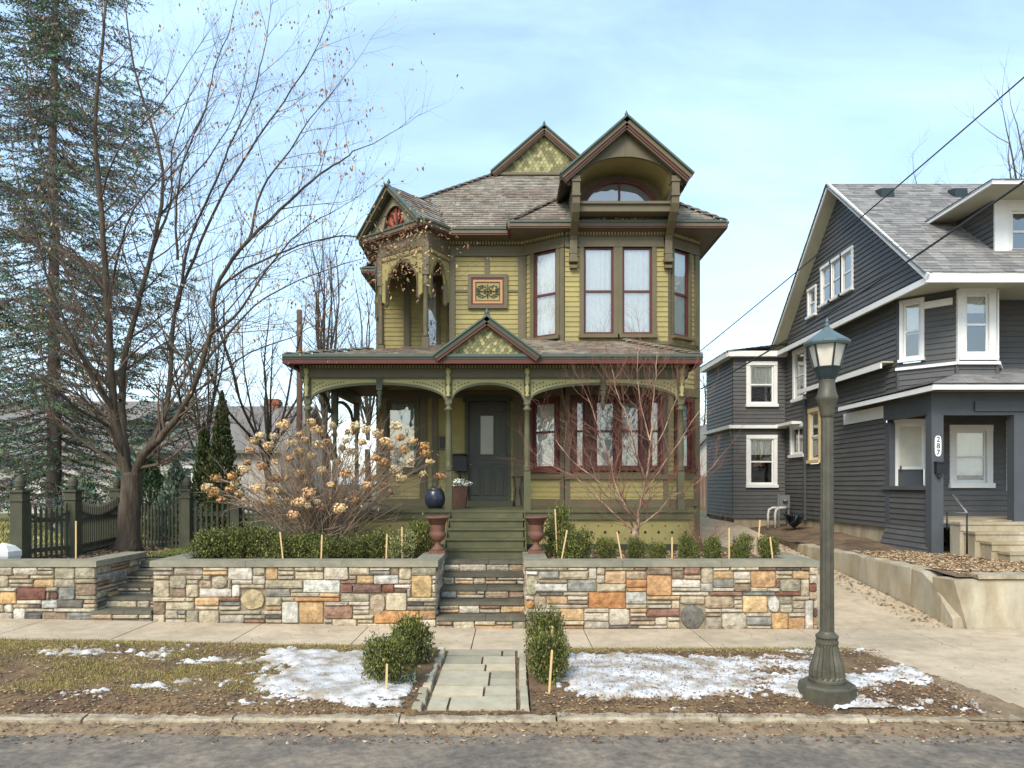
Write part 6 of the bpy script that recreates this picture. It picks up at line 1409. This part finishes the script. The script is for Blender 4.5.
litter('kerb_leaves', 900, (-6.5, 4.4, 6.48, 6.66), lambda x, y: tilt(x, y), LL, s=(.008, .022))
m = MB()
for i in range(260):
    x = rl.gauss(2.45, .35) if i % 3 else rl.uniform(1.4, 3.1)
    if not 1.4 < x < 3.1: continue
    leafq(m, V3((x, rl.uniform(14.86, 15.0), 7.58+rl.random()**2*(.10 if abs(x-2.45) < .3 else .03))), rl.uniform(.02, .04), rl, rl.choice([rgb(190, 160, 120), rgb(150, 120, 90), rgb(214, 196, 160)]))
tag(m.build('leaf_pile', 'leaf', org=(2.3, 14.9, 7.55)), 'small heap of dry leaves on the roof ledge below the dormer', 'leaves')
# ================================================================= CAMERA, LIGHT, WORLD
cam = bpy.data.cameras.new('camera'); co = bpy.data.objects.new('camera', cam); COL.objects.link(co)
co.location = (0, 0, EYE); co.rotation_euler = (math.radians(90), 0, 0)
cam.sensor_width = 36; cam.lens = FPX/1024*36; cam.shift_y = (HOR-384)/1024; cam.clip_end = 3000; cam.clip_start = .05
sc.camera = co
SE, SA = 42, 205     # sun elevation, azimuth (compass from +Y, clockwise): behind the camera, to the left
wd = bpy.data.worlds.new('World'); sc.world = wd; wd.use_nodes = True; nt = wd.node_tree; N = nt.nodes; L = nt.links
bgn = N['Background']; sky = N.new('ShaderNodeTexSky'); sky.sky_type = 'NISHITA'; sky.sun_disc = False
sky.sun_elevation = math.radians(SE); sky.sun_rotation = math.radians(SA); sky.air_density = 1.3; sky.dust_density = 1.2; sky.ozone_density = 1.0
tc = N.new('ShaderNodeTexCoord'); sp = N.new('ShaderNodeSeparateXYZ'); L.new(tc.outputs['Generated'], sp.inputs[0])
ad = N.new('ShaderNodeMath'); ad.operation = 'ADD'; ad.inputs[1].default_value = .22; L.new(sp.outputs['Z'], ad.inputs[0])
mxx = N.new('ShaderNodeMath'); mxx.operation = 'MAXIMUM'; mxx.inputs[1].default_value = .1; L.new(ad.outputs[0], mxx.inputs[0])
dv = N.new('ShaderNodeVectorMath'); dv.operation = 'DIVIDE'; cb_ = N.new('ShaderNodeCombineXYZ')
for i in range(3): L.new(mxx.outputs[0], cb_.inputs[i])
L.new(tc.outputs['Generated'], dv.inputs[0]); L.new(cb_.outputs[0], dv.inputs[1])
mp = N.new('ShaderNodeMapping'); mp.inputs['Scale'].default_value = (1.0, 2.4, 1.0); mp.inputs['Rotation'].default_value = (0, 0, .5); L.new(dv.outputs[0], mp.inputs[0])
nz = N.new('ShaderNodeTexNoise'); nz.inputs['Scale'].default_value = 1.3; nz.inputs['Detail'].default_value = 7; nz.inputs['Roughness'].default_value = .55; nz.inputs['Distortion'].default_value = .5; L.new(mp.outputs[0], nz.inputs[0])
mr = N.new('ShaderNodeMapRange'); mr.inputs[1].default_value = .40; mr.inputs[2].default_value = .85; mr.inputs[3].default_value = 0.2; mr.inputs[4].default_value = .8; L.new(nz.outputs['Fac'], mr.inputs[0])
mx = N.new('ShaderNodeMix'); mx.data_type = 'RGBA'; L.new(mr.outputs[0], mx.inputs[0]); L.new(sky.outputs[0], mx.inputs[6]); mx.inputs[7].default_value = (4.1, 5.8, 7.6, 1)
L.new(mx.outputs[2], bgn.inputs[0]); bgn.inputs[1].default_value = .145
sl = bpy.data.lights.new('sun', 'SUN'); sl.energy = 2.1; sl.angle = math.radians(24); sl.color = (1, .92, .80)
so = bpy.data.objects.new('sun', sl); COL.objects.link(so)
az = math.radians(SA); el = math.radians(SE); dvec = V3((math.sin(az)*math.cos(el), math.cos(az)*math.cos(el), math.sin(el)))
so.rotation_euler = dvec.to_track_quat('Z', 'Y').to_euler()
sc.view_settings.view_transform = 'Standard'; sc.view_settings.look = 'None'; sc.view_settings.gamma = 1; sc.view_settings.exposure = .88
sc.render.engine = 'CYCLES'
